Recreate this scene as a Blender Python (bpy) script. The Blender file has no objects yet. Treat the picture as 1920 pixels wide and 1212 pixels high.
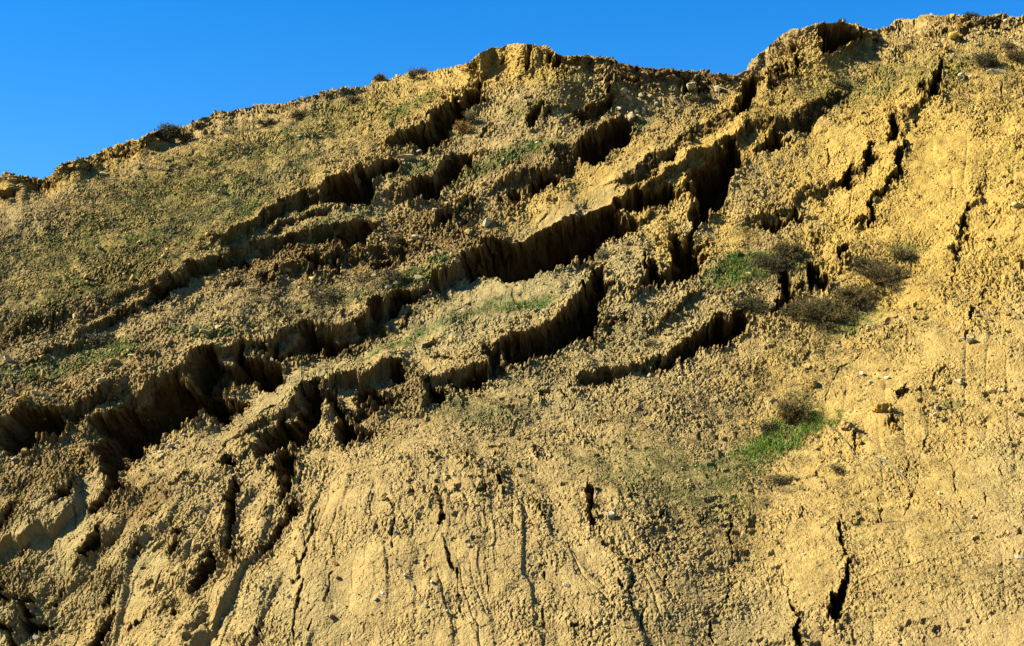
import bpy, bmesh, math, random
import numpy as np
from mathutils import Vector, Matrix, Quaternion
# ---------------------------------------------------------------- camera, sky, sun, exposure
PITCH = 8.0; HFOV = 36.0; CAMZ = 5.0
W0, H0 = 1920.0, 1212.0
FPX = (W0/2)/math.tan(math.radians(HFOV/2))
sc = bpy.context.scene
cd = bpy.data.cameras.new("camera"); cam = bpy.data.objects.new("camera", cd)
sc.collection.objects.link(cam); sc.camera = cam
cam.location = (0, 0, CAMZ); cam.rotation_euler = (math.radians(90+PITCH), 0, 0)
cd.sensor_width = 36.0; cd.lens = 18.0/math.tan(math.radians(HFOV/2)); cd.clip_end = 20000; cd.clip_start = 0.1
sc.view_settings.view_transform = 'Standard'; sc.view_settings.look = 'None'
sc.view_settings.exposure = 2.22; sc.view_settings.gamma = 1.0
SUN = Vector((-0.79, -0.07, 0.61)).normalized()          # direction towards the sun
SUN_EL = math.asin(SUN.z); SUN_AZ = math.atan2(SUN.x, SUN.y)
w = bpy.data.worlds.new("World"); sc.world = w; w.use_nodes = True
nt = w.node_tree; nt.nodes.clear()
sky = nt.nodes.new('ShaderNodeTexSky'); sky.sky_type = 'NISHITA'; sky.sun_disc = False
sky.sun_elevation = SUN_EL; sky.sun_rotation = SUN_AZ
sky.air_density = 1.0; sky.dust_density = 0.0; sky.ozone_density = 4.0; sky.altitude = 600
hsv = nt.nodes.new('ShaderNodeHueSaturation'); hsv.inputs['Saturation'].default_value = 1.39; hsv.inputs['Value'].default_value = 0.93
hsv.inputs['Hue'].default_value = 0.505
bg = nt.nodes.new('ShaderNodeBackground'); bg.inputs['Strength'].default_value = 0.05
wo = nt.nodes.new('ShaderNodeOutputWorld')
nt.links.new(sky.outputs[0], hsv.inputs['Color']); nt.links.new(hsv.outputs[0], bg.inputs['Color'])
nt.links.new(bg.outputs[0], wo.inputs['Surface'])
sl = bpy.data.lights.new("sun", 'SUN'); sun = bpy.data.objects.new("sun", sl); sc.collection.objects.link(sun)
sl.energy = 5.0; sl.angle = math.radians(0.5); sl.color = (1.0, 0.93, 0.74)
sun.rotation_euler = (-SUN).to_track_quat('-Z', 'Y').to_euler()

# ---------------------------------------------------------------- noise
def hsh(i, j, seed):
    h = (i.astype(np.int64)*374761393 + j.astype(np.int64)*668265263 + seed*2147483647+seed*97) & 0xffffffff
    h = ((h ^ (h >> 13))*1274126177) & 0xffffffff
    h = (h ^ (h >> 16)) & 0xffffffff
    h = (h*2246822519) & 0xffffffff
    h = h ^ (h >> 15)
    return (h & 0xffffff)/float(0xffffff)
def vnoise(x, y, seed=0):
    i = np.floor(x); j = np.floor(y); fx = x-i; fy = y-j
    fx = fx*fx*fx*(fx*(fx*6-15)+10); fy = fy*fy*fy*(fy*(fy*6-15)+10)
    a = hsh(i, j, seed); b = hsh(i+1, j, seed); c = hsh(i, j+1, seed); d = hsh(i+1, j+1, seed)
    return (a+(b-a)*fx + (c-a)*fy + (a-b-c+d)*fx*fy)*2-1
def fbm(x, y, octs, seed=0, gain=0.5):
    s = 0; a = 1.0; c, sn = math.cos(0.6), math.sin(0.6)
    for k in range(octs):
        s = s + a*vnoise(x, y, seed+k*7); a *= gain
        x, y = (x*c-y*sn)*2.03+11.3, (x*sn+y*c)*2.03-4.7
    return s
def worley(x, y, seed=0):
    i0 = np.floor(x); j0 = np.floor(y)
    f1 = np.full(x.shape, 9.0); f2 = np.full(x.shape, 9.0); cid = np.zeros(x.shape); ox = np.zeros(x.shape); oy = np.zeros(x.shape)
    for di in (-1, 0, 1):
        for dj in (-1, 0, 1):
            i = i0+di; j = j0+dj
            px = i+hsh(i, j, seed); py = j+hsh(i, j, seed+5)
            d = (px-x)**2+(py-y)**2
            idv = hsh(i, j, seed+9)
            near = d < f1
            f2 = np.where(near, f1, np.minimum(f2, d)); cid = np.where(near, idv, cid); ox = np.where(near, x-px, ox); oy = np.where(near, y-py, oy); f1 = np.where(near, d, f1)
    return np.sqrt(f1), np.sqrt(f2), cid, ox, oy
def sstep(a, b, x):
    t = np.clip((x-a)/(b-a), 0, 1); return t*t*(3-2*t)
# ---------------------------------------------------------------- the shapes of the chasms, scarps and cracks on the slope
ORG = {'A1':(0,150),'A2':(480,50),'A3':(960,50),'A4':(1440,0),'B1':(0,453),'B2':(480,353),'B3':(960,303),'B4':(1440,303),
       'C1':(0,700),'C2':(480,606),'C3':(960,560),'C4':(1440,560),'D1':(0,909),'D2':(480,909),'D3':(960,909),'D4':(1440,850),'G':(0,0)}
def P(s):
    v = [float(q) for q in s.replace(',', ' ').split()]
    return np.array(v).reshape(-1, 2)
# D = deep chasm, S = shallow hole, F = fluted scarp face, H = mound left standing inside a chasm
POLY = """
S A1 200,760 250,720 370,735 350,800 250,850 200,860 180,810
S A1 650,610 680,640 690,690 660,690
S A1 850,560 900,540 970,510 1000,530 960,560 880,600 840,610
S A1 1400,350 1500,310 1600,310 1610,350 1540,370 1530,400 1480,360 1420,380
S A1 0,830 30,850 100,850 100,900 30,900 0,890
D A2 975,930 990,880 1040,850 1130,790 1180,790 1240,740 1290,760 1310,700 1360,650 1380,660 1420,600 1480,540 1500,590 1560,560 1560,500 1600,450 1640,440 1670,400 1690,440 1690,520 1720,560 1660,600 1570,620 1600,680 1500,720 1460,780 1460,830 1400,840 1330,870 1280,870 1220,885 1150,900 1090,890 1040,910 1000,940
D G 605,353 640,340 660,337 670,327 687,325 697,315 712,310 730,300 742,295 757,307 745,317 730,325 712,327 702,345 700,365 685,385 650,388 630,380 600,378 598,362
D A2 1320,1110 1370,1030 1420,1010 1450,950 1500,890 1540,930 1630,950 1630,1000 1610,1090 1580,1100 1560,1040 1530,1060 1510,1120 1460,1140 1400,1190 1380,1212 1330,1212 1310,1150
D B2 1140,-20 1180,-60 1300,-90 1390,-20 1370,50 1250,72 1140,80
S A2 1680,830 1690,780 1740,730 1790,740 1790,770 1740,790 1710,830
S A2 1695,400 1720,330 1740,345 1712,405
S A2 1810,280 1830,240 1865,235 1865,270 1830,285
S A2 1790,420 1800,370 1830,350 1850,400 1820,400 1815,450
S A2 1630,970 1700,940 1720,990 1660,1000
D A3 115,140 190,148 152,185 152,260 132,335 108,320 118,230
D A3 272,190 305,205 305,245 262,315 270,250
D A3 325,190 375,210 362,315 316,325 318,230
S A3 70,380 92,380 102,420 80,440
S A3 340,340 362,340 352,385 335,380
D A3 780,340 810,340 850,370 900,400 950,380 950,420 890,415 830,400 790,420
D A3 700,350 720,380 740,420 760,430 720,450 720,480 740,540 740,590 720,630 700,640 690,580 680,560 700,500 705,440
D A3 1280,400 1305,400 1322,470 1300,505 1278,510 1285,450
D A3 1360,410 1385,410 1390,480 1430,450 1490,465 1495,500 1400,508 1362,492
S A3 1545,440 1567,450 1567,492 1545,492
S A3 1020,440 1050,430 1090,465 1040,475
F A3 450,620 560,600 680,560 720,640 600,720 530,750 460,700
D A3 490,960 500,890 560,830 620,800 680,760 760,720 820,650 850,620 865,690 900,750 870,850 800,880 740,960 650,1030 560,1010 520,990
F A3 290,960 360,900 490,890 500,980 490,1060 450,1110 380,1100 300,1050
S A3 100,740 160,660 230,640 270,590 285,620 250,665 170,745 120,775
D B3 110,200 150,120 220,80 290,70 360,100 340,150 270,200 170,270 120,240
D B3 0,170 40,200 60,260 30,300 0,300
D A3 1640,640 1700,560 1700,500 1770,450 1780,420 1830,410 1830,500 1800,580 1760,630 1720,680 1680,700 1650,670
F A3 1150,1000 1140,960 1220,860 1290,830 1370,750 1470,710 1640,600 1660,700 1560,780 1440,830 1330,880 1240,960 1200,1000
S A3 1140,960 1235,925 1225,985 1150,1010
F A3 780,1190 900,1110 960,1050 1080,960 1120,1010 1110,1060 1020,1140 900,1180 840,1212
S A3 960,1140 1050,1100 1110,1060 1130,1090 1050,1140 980,1170
D B3 0,580 120,540 340,470 480,400 600,370 700,335 740,300 830,300 870,250 930,200 980,200 1030,180 1110,160 1180,130 1210,160 1230,230 1290,210 1310,110 1290,60 1400,-20 1460,-70 1540,-110 1600,-150 1640,-180 1680,-200 1720,-170 1730,-60 1720,30 1660,70 1660,170 1630,240 1610,350 1540,370 1480,450 1400,510 1360,550 1370,600 1390,660 1430,640 1475,610 1475,680 1440,760 1410,790 1380,870 1340,900 1290,880 1220,900 1160,930 1080,930 940,960 930,990 880,1020 890,980 950,940 960,880 980,850 970,750 990,700 1020,730 1010,790 1050,760 1090,770 1130,840 1170,800 1190,700 1150,640 1200,590 1220,540 1260,590 1310,620 1320,540 1330,440 1320,380 1360,300 1340,250 1310,250 1270,280 1230,280 1160,330 1090,370 1020,350 900,375 760,390 860,430 940,480 910,580 870,550 830,560 790,620 720,610 640,630 560,700 470,720 390,770 360,790 200,850 100,890 0,900 -130,840 -280,830 -400,850 -420,790 -330,700 -220,660 -120,600
F B3 -300,700 -120,620 0,590 120,560 200,640 330,600 340,720 200,830 60,870 -60,760 -200,800
D C3 -50,330 0,304 80,280 210,240 280,190 340,150 330,110 400,50 470,0 510,-28 520,-80 540,-150 590,-170 620,-210 560,-240 525,-260 560,-300 590,-260 640,-250 690,-250 710,-200 690,-150 740,-140 770,-80 720,-60 690,-60 660,0 710,70 660,120 640,180 635,290 560,290 500,300 430,350 370,380 345,420 230,420 150,460 130,490 60,510 0,530 -20,545 -50,480
F C3 -260,434 -160,334 -60,310 -50,480 -60,580 -130,610 -200,520
D C3 1060,520 1100,470 1170,420 1250,380 1290,320 1370,280 1440,240 1500,180 1540,170 1600,180 1700,120 1760,110 1790,170 1785,260 1720,310 1640,340 1550,370 1500,380 1380,410 1290,480 1200,500 1120,520
S C3 430,640 520,580 620,560 700,520 830,550 890,560 870,590 800,600 740,640 660,650 560,640
S C3 195,710 260,680 290,700 220,740 215,790 200,800 190,750
S C3 970,225 1020,190 1030,120 1055,150 1055,190 1000,220
S C3 710,260 750,190 770,130 850,95 865,130 780,180 750,220 720,270
S B3 1265,960 1300,945 1312,990 1285,1003
S B3 1200,1080 1230,1060 1232,1110 1205,1112
F C3 1050,140 1140,90 1200,60 1220,30 1230,80 1180,90 1080,135
D B4 0,400 40,430 45,320 75,320 90,400 90,450 60,480 55,520 20,520 0,500 -30,440
D B4 150,380 190,300 230,340 270,360 240,420 200,420 150,430 90,460 100,440
D B4 60,800 130,790 200,880 180,960 200,1010 170,1080 120,1110 50,1150 -20,1165 20,1100 60,1050 90,980 80,900 60,860
D B4 275,730 330,730 370,780 380,820 420,850 435,910 400,930 320,930 280,980 230,980 220,920 280,870 280,790
D B4 530,640 560,590 625,570 600,640 590,690 565,710 560,760 530,700
S B4 310,480 350,490 370,540 400,550 380,590 345,600 350,560 330,520
D B4 755,250 790,210 870,180 880,230 830,240 805,250 797,370 793,430 770,440 755,380 750,300
D B4 970,-40 980,-110 1000,-120 1025,-100 1032,90 980,92 960,130 910,180 880,230 870,180 920,130 950,70 970,20
S B4 640,400 730,370 750,340 745,390 660,408
F B4 490,150 520,110 530,180 490,190 370,260 370,230 440,195
D B4 555,100 580,30 590,0 620,0 640,30 630,90 670,100 640,130 590,170 550,170
D B4 690,70 720,10 720,-20 770,-130 800,-130 820,-80 860,-20 800,10 730,40
S B4 1620,80 1637,90 1637,130 1605,160 1597,220 1540,244 1512,265 1528,228 1578,200 1576,160 1618,120
S B4 1490,310 1530,270 1540,300 1565,300 1560,330 1530,340 1510,375 1490,360
D B4 1440,400 1480,390 1500,420 1490,460 1450,470 1430,430
D B4 1480,530 1525,520 1520,570 1500,600 1485,560
F B4 1310,670 1400,600 1440,560 1450,620 1480,640 1440,660 1400,690 1350,680
S B4 1400,640 1440,600 1455,640 1420,680
S B4 1643,590 1682,558 1672,612 1643,622
S B4 1598,700 1628,720 1622,752 1598,747
S B4 1890,730 1925,730 1925,800 1890,792
S B4 1868,688 1897,688 1890,712
S B4 1588,1000 1598,940 1650,922 1642,952 1612,1012
S B4 1558,1082 1590,1010 1588,1072
D B4 1500,1150 1508,1090 1547,1080 1532,1150 1547,1202 1510,1202
S B4 1368,880 1395,903 1402,922 1380,917
S B4 660,960 712,970 717,1000 690,1040 675,1000
S C4 1468,238 1502,238 1492,292 1470,272
S C4 1275,520 1332,488 1337,512 1300,532 1272,552 1245,602 1243,570
S C4 935,770 960,700 1060,650 1022,722 980,742 950,772
S C4 1100,690 1130,662 1162,690 1130,702
S C4 290,560 355,538 342,567 300,582
S C4 890,990 950,935 1003,960 970,993 920,1003
S C4 1170,1080 1195,1070 1212,1152 1173,1152
S C4 640,1060 672,1038 662,1140 640,1162
D A4 380,190 400,180 440,165 520,180 600,180 640,210 660,240 730,230 760,250 720,300 680,320 650,310 600,350 560,390 530,370 500,380 480,430 430,410 400,400 400,300 370,230
D A4 30,580 90,470 130,510 170,600 110,600 80,580
D A4 170,400 190,340 220,380 230,450 265,480 240,550 215,580 215,520 210,420
S A4 -5,600 22,590 12,690 -5,700
F A4 0,570 150,600 160,620 90,690 0,700
D A4 1290,450 1310,420 1330,480 1310,540 1325,600 1300,680 1305,740 1250,755 1200,730 1240,640 1240,560 1280,510
D A4 1110,680 1140,650 1190,660 1200,730 1150,700
D A4 900,870 930,840 970,870 990,950 970,1000 980,1060 900,1050 890,1000 910,950
S A4 1010,800 1030,788 1052,860 1020,892
S A4 1093,880 1132,868 1137,962 1100,932
S A4 1160,780 1220,768 1182,802
D A4 0,960 60,940 80,1000 150,990 200,960 180,1010 110,1070 70,1090 0,1130 -100,1140 -40,1060
F A4 0,940 80,900 160,870 240,830 360,770 440,720 510,690 600,700 590,760 440,830 360,910 320,970 230,980 150,1000 60,1000
S A4 340,930 350,830 400,800 440,790 400,850 380,910
S A4 200,870 240,830 252,880 230,912
S A4 1290,240 1370,200 1382,230 1360,272 1310,272
S A4 1430,320 1460,250 1510,230 1522,270 1460,332
S A4 1650,140 1680,140 1670,190 1760,138 1742,192 1650,212
S A4 1218,258 1252,290 1230,303
S A4 918,440 977,428 940,463
S A4 1578,190 1622,148 1600,222
F B1 590,560 620,500 780,430 900,380 880,440 780,480 720,540 640,570
S B1 720,500 770,430 792,450 750,542 718,542
S B1 998,330 1037,318 1030,357 1005,352
F B1 1050,490 1060,440 1200,350 1250,300 1350,280 1370,230 1480,180 1600,110 1700,80 1720,150 1640,200 1620,240 1460,280 1440,320 1330,370 1240,440 1100,500
D B1 1050,490 1100,430 1200,370 1260,300 1350,290 1370,330 1440,300 1420,330 1330,368 1270,382 1240,440 1120,497
D B1 1640,130 1700,120 1720,60 1760,60 1750,110 1820,60 1842,70 1832,120 1760,140 1700,182 1640,192
F B1 690,650 760,600 860,540 960,500 1030,470 1020,540 900,580 830,620 740,660
F B1 500,740 650,700 780,680 880,640 870,675 750,712 600,750 520,763
F B1 80,950 190,905 280,858 380,828 382,855 290,885 200,925 90,958
F B1 180,735 270,702 282,720 190,748
F B1 0,690 80,640 150,610 90,653 10,705
F B1 1000,590 1150,540 1240,500 1230,530 1100,590 1010,620
S B1 1680,340 1770,310 1790,258 1812,290 1780,332 1700,352
F B1 1470,80 1700,5 1600,60 1480,92
S B1 240,1020 312,1028 270,1052
S B1 83,1058 112,1070 100,1103
S B1 1040,880 1130,850 1182,880 1150,893
F B2 10,290 20,220 140,120 260,90 380,30 470,20 480,90 400,150 240,190 160,230 60,280
S B2 140,200 150,140 242,93 232,180 150,222
F B2 20,340 160,260 300,200 430,180 600,120 610,160 520,200 400,210 300,260 180,290 60,350
S B2 300,240 330,198 430,178 412,212
S B2 88,320 162,278 152,312
F B2 0,420 100,360 300,330 400,320 620,290 620,420 560,430 420,410 300,450 180,480 0,500
S B2 150,460 160,400 210,350 310,335 290,360 220,400 240,430 300,430 250,462
S B2 558,400 600,378 612,432 558,432
D B2 620,420 620,310 700,280 800,265 930,290 900,340 860,390 820,420 720,410
D B2 370,520 440,490 490,520 460,570 440,630 420,590 380,560
D B2 590,470 637,480 622,580 600,640 530,652 560,590 600,540
D B2 840,550 900,520 970,520 1050,570 960,592 860,578
S B2 890,480 900,430 980,440 992,500 940,490
S B2 1050,470 1090,420 1142,470 1142,530 1120,582 1050,560 1080,520
S B2 1020,400 1060,368 1162,410 1080,432
S B2 0,640 60,580 80,600 60,650 132,650 90,692 0,702
S B2 130,620 150,560 192,570 150,622
D B2 1340,220 1400,160 1470,180 1450,220 1370,280 1330,280
D B2 1500,160 1520,80 1570,30 1590,80 1620,30 1680,60 1640,120 1590,100 1540,130
S B2 1800,100 1810,30 1850,40 1872,100
D B2 1880,20 1920,0 1925,80 1890,102
S B2 1455,360 1520,300 1532,350 1480,382
S B2 1548,300 1570,200 1592,220 1572,282
S B2 1178,402 1180,370 1222,350 1200,402
S B2 1068,190 1120,170 1132,195 1080,217
D B2 990,1000 990,840 1040,790 1110,790 1200,780 1240,730 1310,700 1312,740 1200,830 1100,880 1010,950
F B2 880,880 980,800 1000,1000 960,1060 880,1100 870,980
S B2 1090,1010 1130,920 1172,890 1150,960 1100,1022
F B2 1350,740 1370,700 1410,700 1470,620 1500,620 1490,660 1400,740
F B2 720,1000 820,900 860,980 880,1100 720,1140 740,1080
D C2 300,80 320,20 400,-5 500,40 560,50 640,90 720,100 720,170 800,170 870,130 840,155 740,190 600,190 500,205 420,220 330,235 260,210 200,260 130,240 60,210 0,240 -20,200 0,150 80,180 60,140 140,110 170,130 160,180 240,170 290,110
D C1 650,400 660,370 800,320 870,270 920,240 1010,220 1100,180 1200,90 1230,50 1290,25 1340,60 1440,110 1380,30 1370,-50 1420,-100 1510,-130 1590,-155 1640,-135 1660,-80 1720,-60 1740,-150 1740,-200 1800,-195 1820,-130 1870,-130 1920,-140 2070,-86 2130,-26 2130,54 2050,94 1980,114 1920,50 1860,70 1790,90 1740,120 1660,150 1700,170 1800,180 1890,210 1840,250 1790,320 1700,360 1640,370 1560,350 1500,330 1480,380 1300,410 1230,420 1240,480 1240,520 1150,540 1080,540 1110,620 1080,650 920,660 1000,680 950,720 890,760 890,830 960,860 990,920 950,920 900,930 850,960 820,1000 780,1050 720,1070 660,1090 680,1010 740,950 750,850 780,770 770,660 700,610 680,550 720,520 750,450 740,400
H C1 1480,70 1560,20 1600,-50 1700,-60 1740,20 1730,100 1660,150 1580,140
D C1 -20,380 50,370 100,320 160,290 290,290 440,300 480,310 520,380 480,430 400,470 290,490 260,530 240,600 130,590 100,630 40,640 -20,560
F C1 500,270 560,260 590,220 680,200 770,150 800,200 790,250 700,290 640,340 560,370 510,330
S C1 780,240 800,188 832,190
D C1 410,980 430,900 520,880 530,820 580,810 570,870 545,910 570,950 500,1000 430,1040 380,1060
D D1 -10,400 10,340 60,310 70,250 140,170 137,260 90,310 50,390 10,420
S C1 140,870 160,820 205,830 190,880 160,902
D D1 720,340 750,310 790,390 770,470 700,560 670,550 700,480 720,420
S D1 590,670 590,640 650,570 652,600 620,642
F D1 100,560 150,500 200,480 250,420 240,490 160,560 100,590
S D1 280,300 332,300 320,340 290,362
D D1 -10,780 50,810 90,870 160,900 250,880 270,920 240,960 260,1010 280,1040 380,1040 390,1070 330,1110 240,1130 220,1090 230,1040 180,940 60,930 -10,920
D D1 -10,1080 60,1100 150,1150 160,1230 100,1230 60,1150 -10,1120
D D1 800,940 830,880 890,788 903,800 870,880 830,922
D D1 790,1050 830,990 880,960 892,980 840,1040 820,1100 770,1150 700,1220 670,1190 700,1100 740,1040 790,1060
S D1 980,1100 1020,1030 1060,1050 1100,990 1115,918 1127,980 1080,1050 1040,1080
S D1 1028,582 1040,550 1060,540 1080,460 1112,480 1102,520 1050,582
D D1 1278,542 1290,510 1320,480 1340,400 1370,368 1387,400 1352,440 1352,510 1320,552
S D1 1423,310 1450,250 1477,228 1472,260 1440,302
D D1 1410,830 1440,780 1480,740 1500,660 1550,570 1590,500 1630,590 1600,640 1560,680 1550,770 1490,830 1440,860
D D1 1730,20 1735,-40 1770,-10 1793,60 1782,130 1772,200 1770,300 1752,400 1732,450 1690,530 1668,510 1678,430 1688,380 1700,280 1708,180 1688,100
D D1 1740,560 1760,490 1792,500 1802,590 1760,592
S D1 1778,430 1800,378 1842,390 1812,442
S D1 1222,962 1240,908 1263,920
S D1 1288,962 1320,858 1332,920 1310,972
S D1 795,755 838,768 805,790
S D1 785,670 820,680 805,698
D C1 1630,690 1680,620 1740,640 1790,680 1740,720 1690,720 1650,710
S C1 1328,832 1370,768 1402,758 1392,812 1350,843
S C1 1438,822 1502,788 1482,833
S C1 1838,898 1868,903 1857,933
D C2 0,1060 0,830 60,800 150,700 200,660 240,760 280,780 290,700 270,610 370,560 280,530 330,460 390,440 430,400 480,400 520,450 560,460 600,400 620,480 600,500 650,560 680,620 690,720 740,790 820,800 890,830 830,890 760,910 690,920 680,960 640,920 600,900 600,800 590,700 570,620 530,630 510,720 440,790 390,840 400,870 340,900 260,900 200,920 100,980 50,1020
D C2 110,1110 150,1050 130,990 200,940 260,950 300,1000 290,1060 300,1110 280,1180 300,1232 290,1270 220,1320 180,1340 150,1320 165,1250 150,1190 160,1150
D D2 0,500 60,430 110,380 150,300 200,240 190,180 240,120 260,180 350,190 300,250 240,320 200,380 100,450 40,530 0,545
S D2 28,262 80,190 103,178 72,252
F D2 270,170 320,100 370,90 350,150 310,180
D C2 740,560 750,480 800,460 820,400 860,400 900,450 950,470 970,520 1020,550 1080,560 1070,600 980,650 930,720 900,730 880,640 850,580 780,600 760,640
F C2 690,640 770,600 860,580 890,660 890,740 820,770 750,790 700,720
D C2 1015,290 1060,265 1100,280 1130,330 1130,400 1120,460 1080,480 1020,460
D C2 1200,490 1250,450 1280,430 1340,480 1380,550 1420,590 1380,640 1300,660 1240,660 1260,600 1260,520
D C2 1440,400 1470,390 1540,460 1540,400 1640,380 1690,360 1710,400 1700,480 1600,490 1540,510 1450,525
S C2 1240,170 1250,130 1310,120 1340,88 1353,110 1310,170 1260,173
S C2 1330,290 1370,218 1402,250 1392,283
S C2 1168,172 1190,138 1197,160
S C2 1540,320 1600,298 1612,320 1560,342
S C2 1725,912 1778,880 1772,912
S D2 1650,130 1660,70 1720,40 1732,120 1690,152
D D2 1808,0 1835,-30 1853,50 1842,82 1820,60
D D3 155,90 190,108 217,180 243,242 223,242 183,160
D D3 548,30 602,60 622,150 602,200 642,270 642,292 600,290 570,210 560,110
S D3 868,30 907,60 890,102 868,80
S D3 1098,190 1152,178 1147,242 1108,232
D D4 513,570 545,543 555,620 587,670 582,700 560,720 597,780 580,793 553,730 538,650
D D4 570,880 610,840 640,803 652,830 620,860 622,950 602,1000 602,1070 510,1070 530,1000 540,930 580,920
D G 1553,1142 1560,1118 1592,1112 1578,1160 1564,1180 1556,1170
D G 1490,1212 1488,1185 1500,1150 1506,1190 1512,1230
S D2 1150,150 1175,120 1195,140 1180,180 1155,170
S C3 645,905 672,900 675,922 650,925
S C3 1160,920 1195,925 1190,945 1160,938
S C3 440,690 480,680 500,705 450,715
S C3 530,1020 560,1045 545,1060
S C3 835,1020 862,1045 850,1058
S C3 170,1140 205,1145 205,1200 180,1205
S D1 1770,1190 1800,1170 1790,1212
S D3 130,1080 160,1065 170,1085
S D4 1780,590 1805,580 1810,620 1785,628
S D4 1285,405 1305,395 1315,412 1295,425
S C2 1560,1060 1590,1010 1600,1045 1570,1085
S C2 1790,1010 1830,1030 1820,1070 1800,1050
S C2 1530,1120 1560,1100 1565,1150
S C2 1340,1120 1355,1060 1360,1140
"""
LINES = """
12 C3 370,690 410,740 455,800
14 C3 1230,700 1220,780 1170,870
10 A4 200,660 130,720 80,790 0,860
16 A4 500,690 470,740
12 A4 460,1080 470,1130 430,1190
7 A4 1585,950 1520,1040
12 A4 1760,630 1740,730
6 A4 1420,840 1430,890
12 A4 1660,1160 1630,1212
10 B4 1645,-10 1630,80
8 B4 1850,80 1830,140 1770,215
8 B4 1730,420 1670,500
12 B4 1385,770 1370,850 1385,910
12 D1 1240,665 1190,770 1150,860
12 D1 440,450 430,510
22 D1 410,900 450,850 480,800
8 D1 585,200 570,350
16 C1 1640,600 1700,520 1780,470 1850,420 1920,370
16 C2 1340,180 1380,240 1440,280 1500,320
18 C2 0,700 60,650 130,620 240,560
18 D2 445,240 440,330 400,460 370,540 345,640 340,740
20 D2 365,380 385,470
30 D2 300,540 340,640 340,740 300,770
16 D2 370,760 350,900 320,1000 320,1240
22 D2 570,430 610,520 600,570
16 D2 570,700 550,830 530,920
24 D2 950,180 1010,230 1040,330 1040,440 1020,570
9 D2 1010,650 1020,780
16 D2 865,160 870,320
32 D2 1350,120 1390,240 1420,380
20 D2 1420,470 1460,580 1500,720 1520,860 1550,1020
9 D2 1200,210 1190,300
11 D2 1730,180 1720,400
9 D2 1740,540 1740,850
20 D2 460,1080 430,1160
24 D2 20,1090 50,1180
16 D2 60,1000 50,1060
16 D2 1300,600 1310,700
20 D3 270,260 330,330
16 D3 480,310 520,350
36 D3 690,430 780,470 860,550
12 D3 880,540 980,620
26 D3 1130,410 1100,480 1040,520 960,550
20 D3 1480,140 1450,220 1420,300
24 D3 1635,270 1620,380 1660,480 1650,560 1665,630
16 D3 1640,720 1655,780 1620,850
16 D3 1600,890 1550,970
28 D3 1500,900 1500,980 1480,1080 1520,1170
16 D3 1170,660 1165,740
28 D3 900,660 920,720 890,770
26 D3 820,690 850,740
24 D3 880,790 890,870
20 D3 990,950 990,1060
20 D3 230,600 240,690
24 D3 220,940 230,1000 260,1080
26 D3 450,1060 520,1070
9 D3 750,950 790,1030
10 D3 1210,970 1190,1030
14 D4 720,330 700,400
22 D4 1060,20 1050,120 1030,180
14 D4 1100,60 1150,130 1110,240 1085,280 1060,400 1030,490
12 D4 820,320 850,420 850,500
14 D4 650,480 635,530
12 D4 1400,130 1430,300 1460,430
10 D4 1610,300 1620,400
16 D4 990,810 990,850
12 D4 1030,760 1050,820
20 D4 180,1100 220,1212
14 D4 560,490 540,560
12 A2 910,570 905,650 850,680
10 C4 1750,920 1740,1040
12 C4 1850,1050 1800,1010
8 C4 700,400 540,540 420,760
44 A3 155,140 135,200 125,310
36 A3 292,200 272,300
44 A3 350,205 338,310
16 A2 1900,330 1880,420
14 A3 60,250 40,330
"""
SKY = P("-700,620 -400,520 -150,430 -60,395 0,342 12,326 30,330 60,330 88,334 100,322 115,306 150,298 180,288 215,273 250,266 290,246 312,238 335,238 360,228 400,209 440,204 475,192 520,190 560,186 575,181 610,171 640,168 690,160 697,150 720,146 745,146 762,143 800,140 830,134 850,128 875,118 892,103 905,95 930,88 960,83 985,82 1000,84 1006,88 1028,91 1050,103 1075,106 1100,107 1130,112 1170,120 1200,124 1240,130 1290,133 1320,138 1350,143 1375,148 1391,151 1400,139 1407,121 1425,100 1445,80 1470,62 1490,55 1520,48 1545,41 1575,42 1590,45 1610,50 1635,56 1652,52 1670,45 1690,40 1720,35 1735,26 1760,25 1800,28 1850,31 1880,32 1920,36 1980,42 2200,80 2450,160 2700,260")
# extra relief: cx, cy, rx, ry, angle, height (in photo-pixel units of the base slope)
BUMPS = [(35,352,42,20,-8,6),(130,322,38,22,-20,6),(205,296,28,15,-20,6),(275,274,24,10,-20,6),(305,266,16,9,0,8),
 (375,244,16,9,0,8),(400,236,20,9,0,6),(575,194,40,9,-15,7),(1000,500,150,34,-30,10),(1060,560,40,60,60,8),
 (1180,450,60,90,20,16),(1300,400,40,60,20,8),(780,1000,200,260,0,34),(420,700,120,20,-35,8),(330,1010,90,170,25,18),(115,905,18,16,0,12),(25,1165,36,32,0,26),(45,1150,16,18,0,14),(225,945,18,14,0,12),(270,895,26,16,0,10),
 (1145,500,40,60,0,8),(1235,420,34,30,0,14),(1660,793,28,16,0,12),(1597,822,18,14,0,9),(1670,102,10,9,0,9),(1790,80,14,8,0,10),(600,1130,40,90,0,8),(530,1180,36,60,20,12),(1260,750,120,60,-20,10),
 (1670,780,300,300,0,0),(1390,640,60,20,-25,6),(610,770,12,24,0,20),(560,880,50,30,0,10),(705,770,26,30,0,12),(790,740,20,40,0,10),(1450,150,50,20,-40,10)]
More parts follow.
